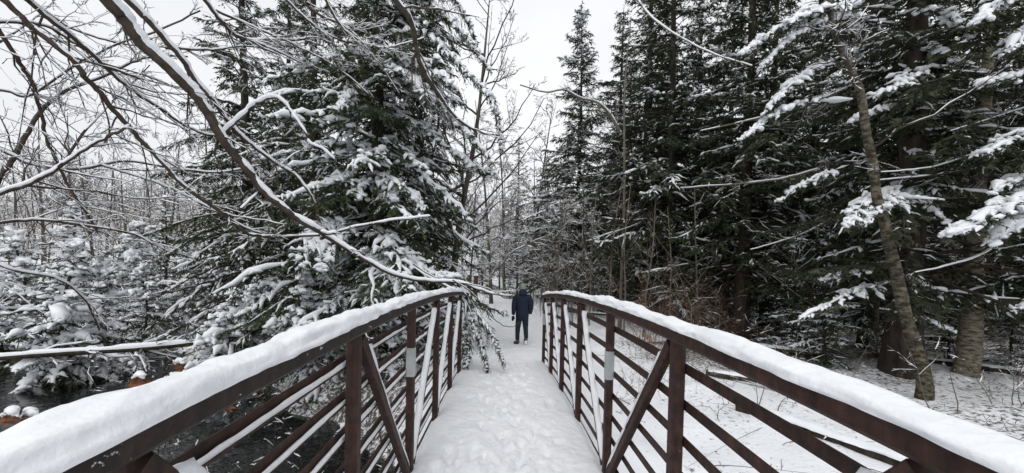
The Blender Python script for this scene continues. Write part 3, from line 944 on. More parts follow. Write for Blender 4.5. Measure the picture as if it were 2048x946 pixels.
uniq = [
    (1485, 12.5, 0, .4, 1.0, 'straight dark hemlock nearest the red brown brush on the right'),
    (1535, 14.5, 1, 1.7, 1.0, 'dark hemlock standing one trunk further right from the brush'),
    (1740, 10.8, 1, 3.0, .95, 'hemlock trunk close behind the crooked yellow birch'),
    (1390, 17.5, 1, 4.4, 1.0, 'dark hemlock rising straight behind the red brown brush'),
    (1285, 17.0, 0, 5.0, 1.12, 'dark hemlock second from the left edge of the right hand forest'),
    (1965, 13.0, 0, 2.6, 1.0, 'dark hemlock behind the straight yellow birch'),
    (1620, 15.5, 0, 1.2, 1.0, 'dark hemlock above the orange leaved beech'),
    (1340, 14.8, 1, 3.6, 1.1, 'tall dark hemlock between the red brown brush and the forest edge'),
    (1232, 22.5, 0, 2.2, 1.05, 'outermost dark hemlock of the right hand forest, closest to the spire')]
for (px, d, w, rz, sc_, lab) in uniq:
    plant((proto_dark, proto_dark2)[w], 'hemlock', lab, 'tree', ground_at(px, d), rz, sc_)
r = np.random.default_rng(5)
deep = 'one of the dark hemlocks standing deep in the shaded right hand forest'
for (px, d, lab) in ((1700, 18, 'dark hemlock showing between the orange leaved beech and the crooked birch'), (1880, 17, 'dark hemlock filling the gap between the two yellow birches'),
                     (2040, 16, 'dark hemlock behind and right of the straight yellow birch'), (1450, 22, 'dark hemlock far back directly behind the red brown brush'),
                     (1560, 21, 'dark hemlock far back in the gap just right of the two straight trunks'), (2160, 12, 'dark hemlock cut by the right edge of the view'),
                     (1330, 25, ''), (1800, 23, ''), (1940, 22, ''), (1660, 26, ''), (1250, 31, ''), (1400, 31, ''), (1510, 30, ''),
                     (1740, 32, ''), (2060, 23, ''), (1860, 30, ''), (2180, 18, ''), (1610, 36, ''), (1320, 37, ''), (1980, 31, ''), (2090, 33, ''), (1230, 40, ''), (2250, 25, '')):
    plant((proto_dark, proto_dark2)[int(r.integers(2))], 'hemlock', lab or deep, 'tree', ground_at(px, d), r.uniform(0, 6), r.uniform(.9, 1.15), 'hemlocks deep in the right hand forest')
for (px, d, s_, lab) in ((1590, 10.3, .8, 'low young hemlock in front of the orange leaved beech'), (1275, 17, 1.1, 'young hemlock flecked with snow left of the red brown brush'),
                         (1205, 20, .8, 'short young hemlock by the path end just right of the walker'), (1655, 9.2, .85, 'young hemlock spreading flat sprays left of the crooked birch'),
                         (1905, 8.8, .5, 'knee high hemlock between the two yellow birches'), (1560, 13, 1.2, 'young hemlock among the dark trunks right of the brush'),
                         (1020, 27, .62, 'snowy young hemlock at the left side of the path end'), (2030, 8.3, .45, 'waist high hemlock right of the straight birch'),
                         (1420, 14, .9, 'young hemlock half hidden in the red brown brush'), (1120, 30, 1.0, 'young hemlock at the foot of the tall spire spruce'),
                         (965, 33, 1.7, 'snowy hemlock closing the bend of the path on the left'), (1060, 38, 1.9, 'snowy hemlock far behind the walker in the middle of the gap'), (1015, 46, 2.3, 'taller hemlock at the back of the gap beyond the path')):
    plant(proto_young, 'young_hemlock', lab, 'tree', ground_at(px, d), r.uniform(0, 6), s_)

# ---- yellow birches on the right
def birch(name, label, base, pts, R, seed, bark=None):
    rr_ = np.random.default_rng(seed)
    t = thing(name, label, 'tree', base)
    tg, cg, sg = Geo(), Geo(), Geo()
    P = spline(rel(pts, base), 60)
    s = np.linspace(0, 1, 60)
    Rr = (R * (1 - .72 * s ** 1.3) + .3 * R * np.exp(-s * 22)) * (1 + .10 * fbm(s * 14, s * 0, seed, 3))
    v, f = tubes(P, Rr, 14)
    v = v.reshape(60, 14, 3); v = P[:, None] + (v - P[:, None]) * (1 + rr_.normal(0, .045, (60, 14, 1)))
    tg.add(v.reshape(-1, 3), f)
    A = twigs(P[None][:, 22:], Rr[None][:, 22:] * .55, np.array([6.0]), rr_, cg, sg, 14, .016, .3, 5, (45, 80), .1, K=9, wob=.22)
    B = twigs(*A, rr_, cg, sg, 7, .012, .45, 4, K=6)
    twigs(*B, rr_, cg, sg, 5, .01, .5, 3)
    tg.build('trunk', bark or BIRCH, t); cg.build('crown', TWIG, t); tag(sg.build('snow', SNOWT, t), kind='stuff')


b1 = ground_at(1862, 6.7)
birch('yellow_birch', 'crooked yellow birch leaning left, nearest tree behind the right handrail', b1,
      [b1 - [0, 0, .2]] + [at(px, py, 6.7 + .0006 * (800 - py)) for px, py in ((1848, 753), (1833, 698), (1816, 648), (1803, 598), (1793, 548), (1778, 488), (1768, 440), (1754, 395), (1748, 350), (1743, 310), (1733, 270), (1722, 190), (1706, 150), (1698, 125), (1680, 98), (1670, 70), (1660, 20), (1652, -120), (1630, -260), (1600, -420))], .10, 71)
b2 = ground_at(1938, 8.0)
birch('yellow_birch', 'straight pale yellow birch standing right of the crooked one', b2,
      [b2 - [0, 0, .2], at(1938, 700, 8.0), at(1945, 560, 8.0), at(1950, 440, 8.0), at(1965, 250, 8.1), at(1978, 80, 8.2), at(1985, -200, 8.2)], .20, 72, BIRCHP)

# ---- bare trees
pb1 = bare_meshes(201, 13, .13, 20, (1.4, .4), n=(7, 5, 3), l1=.5, up=.2, z0=.22, ang=(40, 75), rmin=.005)
pb2 = bare_meshes(202, 11, .09, 15, (-1.0, .3), n=(7, 5, 3), up=.5)
pb3 = bare_meshes(203, 9, .07, 17, (.6, -.7), z0=.15, up=-.12, snow=.030, n=(7, 6, 3), twig=TWIGG, rmin=.005)
bare = [(900, 13.5, 0, .3, 1.0, 'bare tree whose twigs spread over the sky above the path'),
        (1245, 23, 1, 2.0, 1.1, 'bare tree between the spire spruce and the dark right hand forest'),
        (1060, 31, 2, 1.0, 1.75, 'snow lined bare tree straight above the walker'),
        (985, 24, 2, 4.0, 1.45, 'snow lined bare tree at the bend of the path left of the walker'),
        (330, 19, 2, 2.5, 1.0, 'bare tree at the right of the stream clearing'),
        (200, 16, 2, 5.5, .9, 'snow lined bare tree behind the bowed small hemlock')]
bare += [(1305, 19.5, 1, 1.1, 1.15, 'bare tree whose crown shows above the left edge of the right hand forest'),
         (865, 17, 0, 2.6, 1.05, 'second bare tree behind the tallest hemlock, twigs showing over the path'),
         (1105, 19, 2, 1.4, .85, 'low snow lined bare tree leaning over the path end right of the walker'),
         (1010, 29, 2, 3.1, 1.6, 'snow lined bare tree centred in the gap behind the walker'),
         (1170, 21, 2, 5.1, .9, 'snow lined bare tree in front of the tall spire spruce'),
         (940, 20, 2, 2.2, .85, 'snow lined bare tree beside the broken brown trunks'),
         (1225, 18.5, 2, .2, .8, 'snow lined bare tree at the left edge of the right hand forest')]
for (px, d, w, rz, s_, lab) in bare:
    plant((pb1, pb2, pb3)[w], 'bare_tree', lab, 'tree', ground_at(px, d), rz, s_)
r = np.random.default_rng(8)
pbf1 = bare_meshes(204, 12, .11, 15, (.5, .2), n=(7, 5, 3), rmin=.007, snow=.034, z0=.25)
pbf2 = bare_meshes(205, 10, .10, 15, (-.6, .3), n=(7, 5, 3), rmin=.007, snow=.034, z0=.15, up=.1)
for (px, d) in ((20, 26), (90, 30), (150, 24), (210, 33), (265, 27), (320, 35), (375, 29), (430, 25), (470, 34), (50, 40), (130, 42), (240, 44), (350, 46), (440, 44), (-60, 30), (520, 28), (180, 55), (300, 58), (70, 56), (410, 60), (600, 32), (680, 40), (-40, 48), (560, 48), (-120, 24), (-150, 38)):
    plant((pbf1, pbf2)[int(r.integers(2))], 'bare_tree', 'one of the bare snow dusted trees on the slope beyond the stream', 'tree', ground_at(px, d), r.uniform(0, 6), r.uniform(.85, 1.2), 'bare trees on the far slope')
for (px, d) in ((960, 36), (1010, 40), (1055, 44), (1110, 38), (1165, 33), (925, 42), (1200, 44), (1085, 52), (985, 55), (880, 30), (800, 36), (1140, 58), (1000, 33), (1035, 30), (1075, 34), (1125, 31), (1150, 40), (970, 43), (1030, 50), (1100, 46), (950, 52), (1060, 60), (1175, 52)):
    plant((pbf1, pbf2, pb3)[int(r.integers(3))], 'bare_tree', 'one of the bare snow dusted trees closing the view beyond the path end', 'tree', ground_at(px, d), r.uniform(0, 6), r.uniform(.8, 1.05), 'bare trees beyond the path end')

# ---- two dead brown trunks at the path end
for px, d, lab in ((938, 24, 'left one of two broken brown trunks where the path ends'), (951, 24.4, 'right one of two broken brown trunks where the path ends')):
    b = ground_at(px, d)
    t = thing('broken_trunk', lab, 'tree', b)
    g = Geo(); rr_ = np.random.default_rng(int(px))
    P = spline([(0, 0, -.2), (.03, 0, .5), (.02, .02, 1.1), (.05, 0, 1.9)], 14)
    s = np.linspace(0, 1, 14)
    v, f = tubes(P, .17 * (1 - .2 * s) * rr_.uniform(.92, 1.08, 14), 9)
    g.add(v, f); g.build('trunk', mat('rotten_bark', (.06, .035, .022), .9, (.15, .09, .06), 8, .01, 14), t)
    g = Geo(); g.add(*snow_cap(np.array([[.05 - .17, 0, 1.9], [.05, 0, 1.92], [.05 + .17, 0, 1.9]]), .26, .12, None, 8, 3)); g.build('snow', SNOWT, t)


# ---- brush: masses of thin stems nobody could count
def brush(name, seed, spots, n, h, mats, snow=.012, lean=.25, side=5, sub=3, rad=.008, hvs=.7):
    r = np.random.default_rng(seed)
    g, sg = Geo(), Geo()
    px = r.uniform(spots[0], spots[1], n); d = r.uniform(spots[2], spots[3], n)
    a = (px - CX) / FPX
    B = EYE[None] + d[:, None] * (FWD[None] + a[:, None] * RGT[None])
    B[:, 2] = terrain(B[:, 0], B[:, 1]) - .05
    ok = (np.abs(B[:, 0] - path_x(B[:, 1])) > 1.3) | (B[:, 1] > 28)
    B = B[ok]; n = len(B)
    L = h * r.uniform(.35, 1.2, n)
    K = 7
    s = np.linspace(0, 1, K)
    d0 = norm(np.c_[r.normal(0, lean, (n, 2)), np.ones(n)])
    P = B[:, None] + d0[:, None] * (L[:, None] * s)[..., None]
    bend = r.normal(0, lean * 1.2, (n, 2)) * L[:, None]
    P[..., :2] += bend[:, None] * (s ** 2)[None, :, None]
    P = P + np.cumsum(r.normal(0, .012, P.shape), 1) * L[:, None, None]
    R = rad * (.5 + L[:, None] / h) * (1.05 - .85 * s)[None]
    g.add(*tubes(P, R, 3), 0)
    A = twigs(P, R, L, r, g, sg, side, snow, .42, 3, (35, 80), .05, rmin=.0035, t0=.25, hv=hvs, K=4)
    if sub:
        twigs(*A, r, g, sg, sub, snow * .8, .5, 3, (30, 70), .05, rmin=.003, K=3, hv=hvs)
    for vv, ff in zip(sg.v, sg.f):
        pass
    # snow joined in as a second slot
    if sg.n:
        sv = np.concatenate(sg.v); sf = np.concatenate(sg.f)
        g.add(sv, sf, 1)
    o = g.build(name, mats)
    tag(o, kind='stuff')
    return o


brush('thicket', 301, (870, 1330, 22, 38), 300, 6.5, [TWIGG, SNOWT], .05, .25, 6, 2, hvs=.95)
brush('thicket', 302, (1080, 1340, 15, 24), 150, 3.6, [TWIG, SNOWT], .012, .10, 6, 3, hvs=.5)
brush('russet_brush', 303, (1270, 1480, 10.5, 17), 230, 2.1, [TWIGR, SNOWT], .007, .25, 6, 2, rad=.006, hvs=.25)
brush('far_wood', 309, (-350, 620, 40, 92), 300, 10, [TWIGF, SNOWT], .036, .16, 11, 1, rad=.055, hvs=.3)
brush('far_wood', 310, (780, 1330, 42, 85), 100, 11, [TWIGF, SNOWT], .04, .18, 11, 1, rad=.035, hvs=.5)
brush('thicket', 304, (-120, 560, 14, 32), 250, 3.8, [TWIG, SNOWT], .028, .4, 6, 2)
brush('snowy_shrubs', 313, (-60, 620, 9.5, 17), 140, 1.8, [TWIG, SNOWT], .042, .55, 6, 3, rad=.008, hvs=.95)
brush('understorey_stems', 315, (1480, 2150, 5.8, 9.5), 45, 1.3, [TWIGG, SNOWT], .012, .35, 6, 3, rad=.006, hvs=.6)
brush('undergrowth', 305, (1380, 2200, 8.0, 18), 140, 1.3, [TWIG, SNOWT], .009, .45, 5, 3, rad=.005, hvs=.5)
brush('dead_stems', 311, (1330, 2150, 9.0, 17), 70, 4.8, [TWIGG, SNOWT], .008, .28, 8, 3, rad=.010, hvs=.3)
brush('undergrowth', 306, (150, 900, 4.6, 9.5), 170, 1.0, [TWIG, SNOWT], .015, .55, 5, 2, rad=.006, hvs=.8)
brush('undergrowth', 312, (380, 900, 3.2, 7.5), 150, .55, [TWIG, SNOWT], .012, .7, 5, 2, rad=.006, hvs=.6)
brush('grass_tufts', 307, (1240, 1480, 6.5, 11), 120, .5, [TWIGG, SNOWT], .004, .25, 2, 0, rad=.003, hvs=.3)
brush('fallen_twigs', 314, (1230, 2150, 4.2, 12), 130, .55, [TWIG, SNOWT], .008, 1.6, 4, 2, rad=.005, hvs=.5)
brush('undergrowth', 308, (930, 1500, 17, 27), 190, .8, [TWIG, SNOWT], .015, .5, 5, 1, rad=.005, hvs=.9)

# thin saplings that can be told apart at the edge of the wood
r = np.random.default_rng(17)
pbs = []
for k in range(3):
    pbs.append(bare_meshes(220 + k, 5.5, .026, 13, (r.normal(0, .3), r.normal(0, .2)), z0=.2, up=.35, snow=.008, n=(5, 3, 0), l1=.22, bark=TWIGG, twig=TWIGG, rmin=.0035))
ORD = 'first second third fourth fifth sixth seventh eighth ninth tenth eleventh twelfth thirteenth fourteenth fifteenth sixteenth seventeenth eighteenth nineteenth'.split()
sap = sorted(((1092, 20), (1112, 17), (1148, 16.5), (1163, 19), (1180, 16), (1190, 18), (1216, 15), (1228, 17), (1251, 14), (1262, 16.5), (1290, 13), (1303, 15), (1325, 14), (1345, 12.5), (1363, 15), (1068, 23), (1130, 22), (1400, 12.2), (1432, 13.5)))
for k, (px, d) in enumerate(sap):
    plant(pbs[int(r.integers(3))], 'sapling', ORD[k] + ' thin leafless sapling right of the walker, counting along the forest edge', 'sapling', ground_at(px, d), r.uniform(0, 6), r.uniform(.75, 1.15), 'thin saplings along the forest edge')


# ---- the tree whose limbs arch over the left handrail
tl = thing('arching_tree', 'bare tree past the left edge whose snow topped limbs arch over the handrail', 'tree', (-6.2, 1.6, gz(-6.2, 1.6)))
b0 = np.array(tl.location)
g = Geo()
TPt = [b0 + [0, 0, -.3], np.array([-6.1, 1.7, 1.5]), np.array([-5.7, 1.9, 3.6]), np.array([-5.0, 2.2, 5.4]), np.array([-4.0, 2.5, 6.6])]
trunk_geo(g, rel(TPt, b0), .22, 14, np.random.default_rng(3))
g.build('trunk', BARKG, tl)
H2 = lambda s: [tuple(float(c) / 2 for c in q.split(',')) for q in s.split()]
r = np.random.default_rng(23)


def limb(pts, d0, d1, w0, w1, snow=.8, ntw=12, root=None, sub=True, tl_len=.34, twsnow=.010, par=None, base=None, m_=None):
    """a limb through photo columns and rows, d0..d1 metres ahead, w0..w1 photo pixels thick"""
    n = len(pts)
    ds = np.linspace(d0, d1, n)
    W3 = [at(p[0], p[1], dd) for p, dd in zip(pts, ds)]
    ra = [w * dd / FPX / 2 for w, dd in zip(np.linspace(w0, w1, n), ds)]
    if root is not None:
        W3 = [np.asarray(root, float), W3[0] + norm(W3[0] - W3[1]) * .9] + W3
        ra = [ra[0] * 1.35, ra[0] * 1.1] + ra
    n2 = max(24, n * 5)
    q = spline(np.c_[rel(W3, b0 if base is None else base), np.array(ra)], n2)
    P, R = q[:, :3], np.maximum(q[:, 3], .003)
    P = P + r.normal(0, .0035, P.shape)
    g = Geo(); g.add(*tubes(P, R, 8), 0)
    sg = Geo()
    T = norm(np.gradient(P, axis=0))
    hor = np.sqrt(np.clip(1 - T[:, 2] ** 2, 0, 1))
    s = np.r_[0, np.cumsum(np.linalg.norm(np.diff(P, axis=0), axis=1))]
    m = max(40, int(s[-1] / .03))
    si = np.linspace(0, s[-1], m)
    Pi = np.stack([np.interp(si, s, P[:, k]) for k in range(3)], 1)
    Ri = np.interp(si, s, R)
    hi = np.interp(si, s, hor)
    nz_ = fbm(si * 2.2, si * 0 + r.uniform(0, 99), 2, 3)
    rs = Ri * (.75 + .5 * snow) * smooth(-.5 + .5 * (1 - snow), .15, nz_ + .2) * smooth(.3, .7, hi) * r.uniform(.88, 1.12, m) + .006 * snow
    rs[0] = rs[-1] = 1e-4
    sg.add(*tubes(Pi + np.c_[0 * si, 0 * si, Ri * .55 + rs * .28], rs, 7, .8))
    if ntw:
        L = np.array([s[-1]])
        t = r.uniform(.12, 1, ntw)
        A = twigs(P[None], R[None] * .7, np.array([min(s[-1], 3.4)]), r, g, sg, ntw, twsnow, tl_len * 1.15, 4, (18, 55), .0, K=8, wob=.16, t0=.1, rmin=.0024)
        B = twigs(*A, r, g, sg, 5, twsnow * .8, .6, 3, (22, 55), .0, K=6, wob=.16, rmin=.0019)
        if sub:
            twigs(*B, r, g, sg, 3, twsnow * .7, .55, 3, (25, 60), .0, K=5, wob=.15, rmin=.0016)
    o = g.build('limb', m_ or TWIG, par or tl)
    tag(sg.build('snow', SNOWT, o), kind='stuff')


UPT = (-4.2, 2.45, 6.4)
MID = (-5.3, 2.05, 4.7)
limb(H2('20,0 130,110 270,220 345,310 400,370 450,435 510,500 560,560 640,640 720,730 800,790 870,840 960,910 1010,940') + [(560, 474), (640, 470)], 3.2, 5.0, 11, 5, .45, 13, MID)
limb(H2('110,0 200,80 280,140 350,200 430,275 500,340 570,390 650,440 720,490 800,530 900,550'), 3.4, 5.0, 9, 4, .8, 11, UPT)
limb(H2('430,0 500,80 560,170 640,240 710,310 770,370 830,450 880,540 930,610 990,680 1050,760 1130,830 1200,880 1270,920 1300,940') +
     [(690, 495), (740, 525), (790, 550), (850, 562), (920, 565), (960, 580), (1000, 590), (1030, 592)], 3.5, 6.2, 24, 2.5, 1.0, 9, UPT, tl_len=.25)
limb(H2('510,0 590,80 660,160 730,240 780,320 850,400 900,470 960,540 1020,590 1100,650 1180,700 1250,790 1280,880'), 3.7, 5.4, 12, 4, .9, 10, UPT)
limb(H2('820,0 880,80 940,140 1000,160 1080,160 1180,160 1260,150 1330,175'), 4.0, 5.4, 7, 3, .6, 14, (-3.4, 2.9, 6.5))
limb(H2('1000,160 1100,200 1180,240 1240,265'), 4.5, 5.2, 4, 2, .8, 8)
limb(H2('0,770 100,740 200,690 300,620 400,560 480,525 520,500'), 3.0, 3.8, 10, 4, .4, 10, (-5.9, 1.8, 2.6))
limb([(0, 350), (25, 320), (55, 265), (80, 225), (125, 185), (175, 165), (225, 145), (275, 120), (320, 112), (375, 113)], 5.5, 6.5, 9, 3, .9, 13, (-6.0, 1.8, 2.2))
limb(H2('0,85 100,90 200,110 260,150 330,195 420,260 500,330'), 3.4, 4.4, 6, 3, .5, 10, MID)
limb(H2('0,130 60,220 90,270 130,330 145,390 170,480 190,570 230,650 270,740 330,830 390,920'), 3.6, 4.6, 8, 4, .5, 9, MID)
limb(H2('400,660 500,690 650,740 760,790 870,850 960,900 1050,935'), 4.6, 5.6, 4, 3, .8, 7)
limb([(790, 0), (815, 30), (827, 60), (832, 90), (840, 125), (855, 155), (875, 185), (895, 215), (920, 242), (950, 260), (970, 268), (1000, 270)], 4.2, 5.6, 12, 3, .35, 11, (-2.2, 3.2, 6.8))
limb([(640, 464), (660, 467), (720, 452), (790, 440), (862, 432)], 4.6, 4.9, 6, 3, 1.2, 4, sub=False, tl_len=.15)
limb([(905, 560), (940, 582), (962, 606), (980, 630), (998, 646), (1014, 653), (1028, 652), (1041, 643)], 5.6, 5.8, 2.6, 1.0, .0, 0)
limb([(915, 565), (960, 572), (990, 584), (1012, 597), (1024, 590), (1040, 575)], 5.7, 5.9, 2.4, 1.0, .2, 2, sub=False, tl_len=.12, twsnow=.0)
limb([(440, 270), (480, 235), (510, 208), (545, 195), (570, 206), (590, 235), (612, 265), (618, 285), (650, 300), (670, 322)], 4.4, 4.7, 7, 3, 1.4, 5, sub=False, tl_len=.2)
limb([(0, 180), (60, 190), (150, 130), (230, 90), (320, 60), (400, 20)], 4.4, 5.2, 5, 3, .6, 12, (-6.0, 1.8, 3.6))
limb([(0, 300), (70, 330), (160, 338), (250, 322), (340, 335), (430, 345), (520, 330)], 4.6, 5.6, 6, 3, .7, 12, (-6.0, 1.8, 2.8))
limb([(0, 445), (80, 440), (180, 452), (270, 470), (330, 500)], 4.0, 5.0, 6, 3, .9, 10, (-6.1, 1.7, 1.9))
limb([(600, 0), (640, 30), (700, 60), (760, 130), (800, 190)], 4.6, 5.4, 5, 2, .7, 12, (-3.0, 3.0, 6.7))
for q_ in ([(430, 20), (520, 60), (600, 95), (680, 140), (740, 190)], [(560, -10), (640, 60), (700, 85), (800, 100)], [(0, 85), (60, 42), (110, 0), (150, -40)],
           [(120, 330), (180, 250), (230, 200), (300, 130)], [(330, 95), (420, 100), (500, 92), (560, 110)], [(480, 420), (530, 370), (560, 330), (600, 300)],
           [(60, 0), (150, 60), (260, 90), (360, 95)], [(640, -20), (690, 60), (760, 95), (850, 75)]):
    limb(q_, 4.5, 5.5, 5, 2, .6, 13, twsnow=.008)
limb([(30, 540), (120, 560), (170, 600), (200, 660)], 4.4, 5.2, 5, 3, .9, 9, (-6.1, 1.7, 1.2))


def limbed(label, px, d, ztop, R_, limbs, m_):
    b = ground_at(px, d)
    t = thing('bare_tree', label, 'tree', b)
    g = Geo()
    trunk_geo(g, [(0, 0, -.3), (.05, 0, ztop * .4), (-.05, .05, ztop * .75), (.1, 0, ztop)], R_, 10, np.random.default_rng(int(px)))
    g.build('trunk', m_, t)
    for (pts, w0, w1, sn, nt_) in limbs:
        W3 = [at(*p) for p in pts]
        limb([(p[0], p[1]) for p in pts], pts[0][2], pts[-1][2], w0, w1, sn, nt_, par=t, base=b, m_=m_, tl_len=.3, twsnow=.006)


limbed('bare beech whose tan twigs sweep left across the dark hemlocks', 1752, 9.6, 6.5, .07,
       [([(1752, 318, 9.6), (1690, 332, 9.0), (1640, 338, 8.6), (1560, 358, 8.3), (1470, 368, 8.1), (1360, 376, 8.0)], 7, 2, .25, 16),
        ([(1752, 150, 9.6), (1690, 178, 9.0), (1600, 215, 8.6), (1500, 240, 8.4), (1400, 262, 8.3)], 6, 2, .5, 14),
        ([(1752, 410, 9.6), (1680, 430, 9.0), (1600, 470, 8.8), (1500, 500, 8.7)], 5, 2, .4, 10)], TWIGG)
limbed('bare beech past the right edge, its level snow lined limbs crossing the birches', 2120, 7.6, 6.0, .09,
       [([(2120, 255, 7.6), (2040, 275, 7.3), (1960, 305, 7.0), (1860, 335, 6.9), (1760, 345, 6.9)], 7, 2, .7, 14),
        ([(2120, 300, 7.6), (2040, 318, 7.3), (1950, 338, 7.1), (1850, 352, 7.0), (1740, 362, 7.0)], 6, 2, .8, 12),
        ([(2120, 415, 7.6), (2040, 430, 7.3), (1980, 500, 7.0), (1900, 530, 6.9), (1830, 545, 6.9)], 7, 2, .9, 10),
        ([(2120, 225, 7.6), (2060, 215, 7.3), (1990, 235, 7.1), (1900, 262, 7.0)], 5, 2, .6, 10)], TWIG)
limbed('thin bare tree whose snowy arching bough crosses in front of the tall spire', 1242, 15.0, 12.5, .055,
       [([(1242, -110, 15), (1262, -30, 13.5), (1295, 25, 12.0), (1345, 65, 11.0), (1420, 105, 10.4), (1505, 132, 10.0)], 5, 2, .9, 12),
        ([(1242, 268, 15), (1222, 232, 14.8), (1196, 206, 14.6), (1160, 196, 14.5), (1128, 180, 14.4), (1090, 184, 14.3), (1040, 170, 14.2)], 6, 2, .8, 18)], TWIGG)


# ---- fallen logs
def log(name, label, pts, r0, r1, mat_, snow_h, seed, twn=0, group=None):
    pts = [np.asarray(p, float) for p in pts]
    b = pts[0].copy()
    t = thing(name, label, 'log', b, 0, group)
    r_ = np.random.default_rng(seed)
    n = 44
    P = spline(rel(pts, b), n)
    s = np.linspace(0, 1, n)
    R = (r0 + (r1 - r0) * s) * r_.uniform(.93, 1.07, n)
    v, f = tubes(P, R, 10)
    g = Geo(); g.add(v, f)
    for e in (0, n - 1):
        c = len(v) if e == 0 else 0
        g.add(np.vstack([v[e * 10:e * 10 + 10], P[e]]), [[k, (k + 1) % 10, 10] for k in range(10)])
    g.build('trunk', mat_, t)
    sg = Geo()
    sg.add(*snow_cap(P + np.c_[0 * s, 0 * s, R * .62], 2 * r0 * .92, snow_h, r_, 9, seed, .6, lump=5))
    if twn:
        cg = Geo()
        A = twigs(P[None], R[None], np.array([3.0]), r_, cg, sg, twn, .034, .40, 4, (40, 85), -.32, K=7, wob=.3, hv=1, gap=.05, rmin=.008)
        twigs(*A, r_, cg, sg, 4, .022, .5, 3, K=5, hv=1, rmin=.005)
        cg.build('branches', TWIG, t)
    tag(sg.build('snow', SNOWT, t), kind='stuff')


log('fallen_log', 'long snow topped fallen trunk lying level across the stream on the left', [at(-120, 725, 7.6), at(100, 708, 8.0), at(280, 697, 8.4), at(430, 680, 8.9), at(520, 655, 9.3)], .068, .05, BARK, .075, 5, 34)


def glog(label, a, b, r0, r1, seed, lift=.3, mat_=BARK, sh=.05):
    A, B = ground_at(*a), ground_at(*b)
    C = (A + B) / 2; C[2] = (A[2] + B[2]) / 2
    z = [r0 * lift] * 3
    log('fallen_log', label, [A + [0, 0, z[0]], C + [0, 0, z[1]], B + [0, 0, z[2]]], r0, r1, mat_, sh, seed)


glog('mossy snow covered log on the ground just outside the right handrail', (1490, 6.1), (1900, 4.0), .12, .09, 8, .4)
glog('thin fallen trunk lying behind the snow covered log on the right', (1420, 8.2), (1790, 6.3), .07, .06, 9, .6)
glog('dark fallen trunk at the foot of the hemlocks right of the brush', (1420, 11.5), (1660, 9.6), .12, .09, 10, .9)
glog('fallen trunk lying at the base of the straight yellow birch', (1760, 9.5), (2080, 7.5), .09, .07, 12, 1.2)
glog('snow streaked trunk lying between the thick hemlock and the straight birch', (1800, 11.0), (1960, 9.5), .06, .05, 13, 5.0)
glog('thin fallen stem across the brush at the forest edge right of the path', (1130, 19), (1330, 16), .06, .05, 14, 2.0)

# snag wrapped in snow below the hemlock clump
b = ground_at(452, 8.2)
t = thing('snag', 'short dead stub plastered with a column of snow at the left bank', 'stump', b)
g = Geo(); g.add(*tubes(spline([(0, 0, -.2), (.05, 0, .5), (.10, .02, 1.0), (.16, .02, 1.7)], 16), np.linspace(.07, .035, 16), 9)); g.build('trunk', BARK, t)
g = Geo(); rr_ = np.random.default_rng(4)
q = spline([(0.0, -.05, .05), (.05, -.06, .5), (.10, -.05, 1.0), (.16, -.03, 1.72)], 26)
g.add(*tubes(q + rr_.normal(0, .012, q.shape), rr_.uniform(.06, .12, 26) * np.linspace(1, .5, 26), 9)); g.build('snow', SNOWT, t)


# ---- dead leaves caught by the left handrail
def leafy(label, stem, leaves, seed):
    b = np.asarray(stem[0], float)
    t = thing('leafy_twig', label, 'twig', b)
    r_ = np.random.default_rng(seed)
    g = Geo(); g.add(*tubes(spline(rel(stem, b), 14), np.linspace(.0045, .002, 14), 5)); g.build('stem', TWIG, t)
    sg = Geo()
    for (c, dr, ln, wd, sn) in leaves:
        c = np.asarray(c, float) - b
        dr = norm(np.asarray(dr, float))
        sd = norm(np.cross(dr, [.3, -1, .2])); nn = np.cross(sd, dr)
        u = np.linspace(0, 1, 22); w = np.linspace(-1, 1, 7)
        U_, W_ = np.meshgrid(u, w, indexing='ij')
        half = wd * np.sin(PI * np.clip(U_, .004, .996) ** .8) ** .7 * (1 + .42 * np.sin(U_ * 19)) * (1 - .2 * U_)
        X = c + dr * (U_ * ln)[..., None] + sd * (W_ * half)[..., None] + nn * (.35 * wd * W_ ** 2 - .25 * ln * U_ ** 2 + .08 * wd * np.sin(U_ * 15 + W_ * 3))[..., None]
        i = np.arange(21)[:, None] * 7 + np.arange(6)[None]
        F = np.stack([i, i + 1, i + 8, i + 7], -1).reshape(-1, 4)
        lo_ = Geo().add(X, F).build('leaf', LEAF, t)
        if sn:
            top = X[:, :, :].reshape(-1, 3)
            k = 6
            m_ = top[np.argmax(top[:, 2])]
            q = np.stack([m_ + [-sn * 1.1, 0, -.022], m_ + [-sn * .4, .01, .0], m_ + [sn * .3, 0, sn * .10], m_ + [sn * 1.0, .0, -.016]])
            qq = spline(q, 15); Geo().add(*tubes(qq + r_.normal(0, .0025, qq.shape), sn * np.sin(np.linspace(.03, PI - .03, 15)) ** .6 * r_.uniform(.34, .66, 15), 11, .85)).build('snow', SNOW, lo_)


def A3(px, py, d): return at(px, py, d)


leafy('brown dead leaves capped with snow just behind the left handrail', [A3(235, 850, 1.95), A3(262, 790, 1.95), A3(300, 760, 2.0), A3(370, 725, 2.1)],
      [(A3(258, 768, 1.95), (.9, .2, .05), .10, .032, .034), (A3(352, 722, 2.1), (.3, .1, -.9), .075, .028, .034)], 1)
leafy('single orange brown leaf hanging under the left handrail', [A3(480, 790, 1.9), A3(468, 798, 1.9), A3(460, 806, 1.9)], [(A3(463, 800, 1.9), (-.35, .1, -.9), .085, .026, 0)], 2)
leafy('snowy brown leaves at the lower left corner beside the handrail', [A3(-40, 850, 1.5), A3(20, 842, 1.5), A3(70, 832, 1.5)],
      [(A3(0, 838, 1.5), (.9, .1, -.1), .07, .022, .036), (A3(45, 838, 1.55), (.9, .1, .1), .06, .02, .034)], 3)

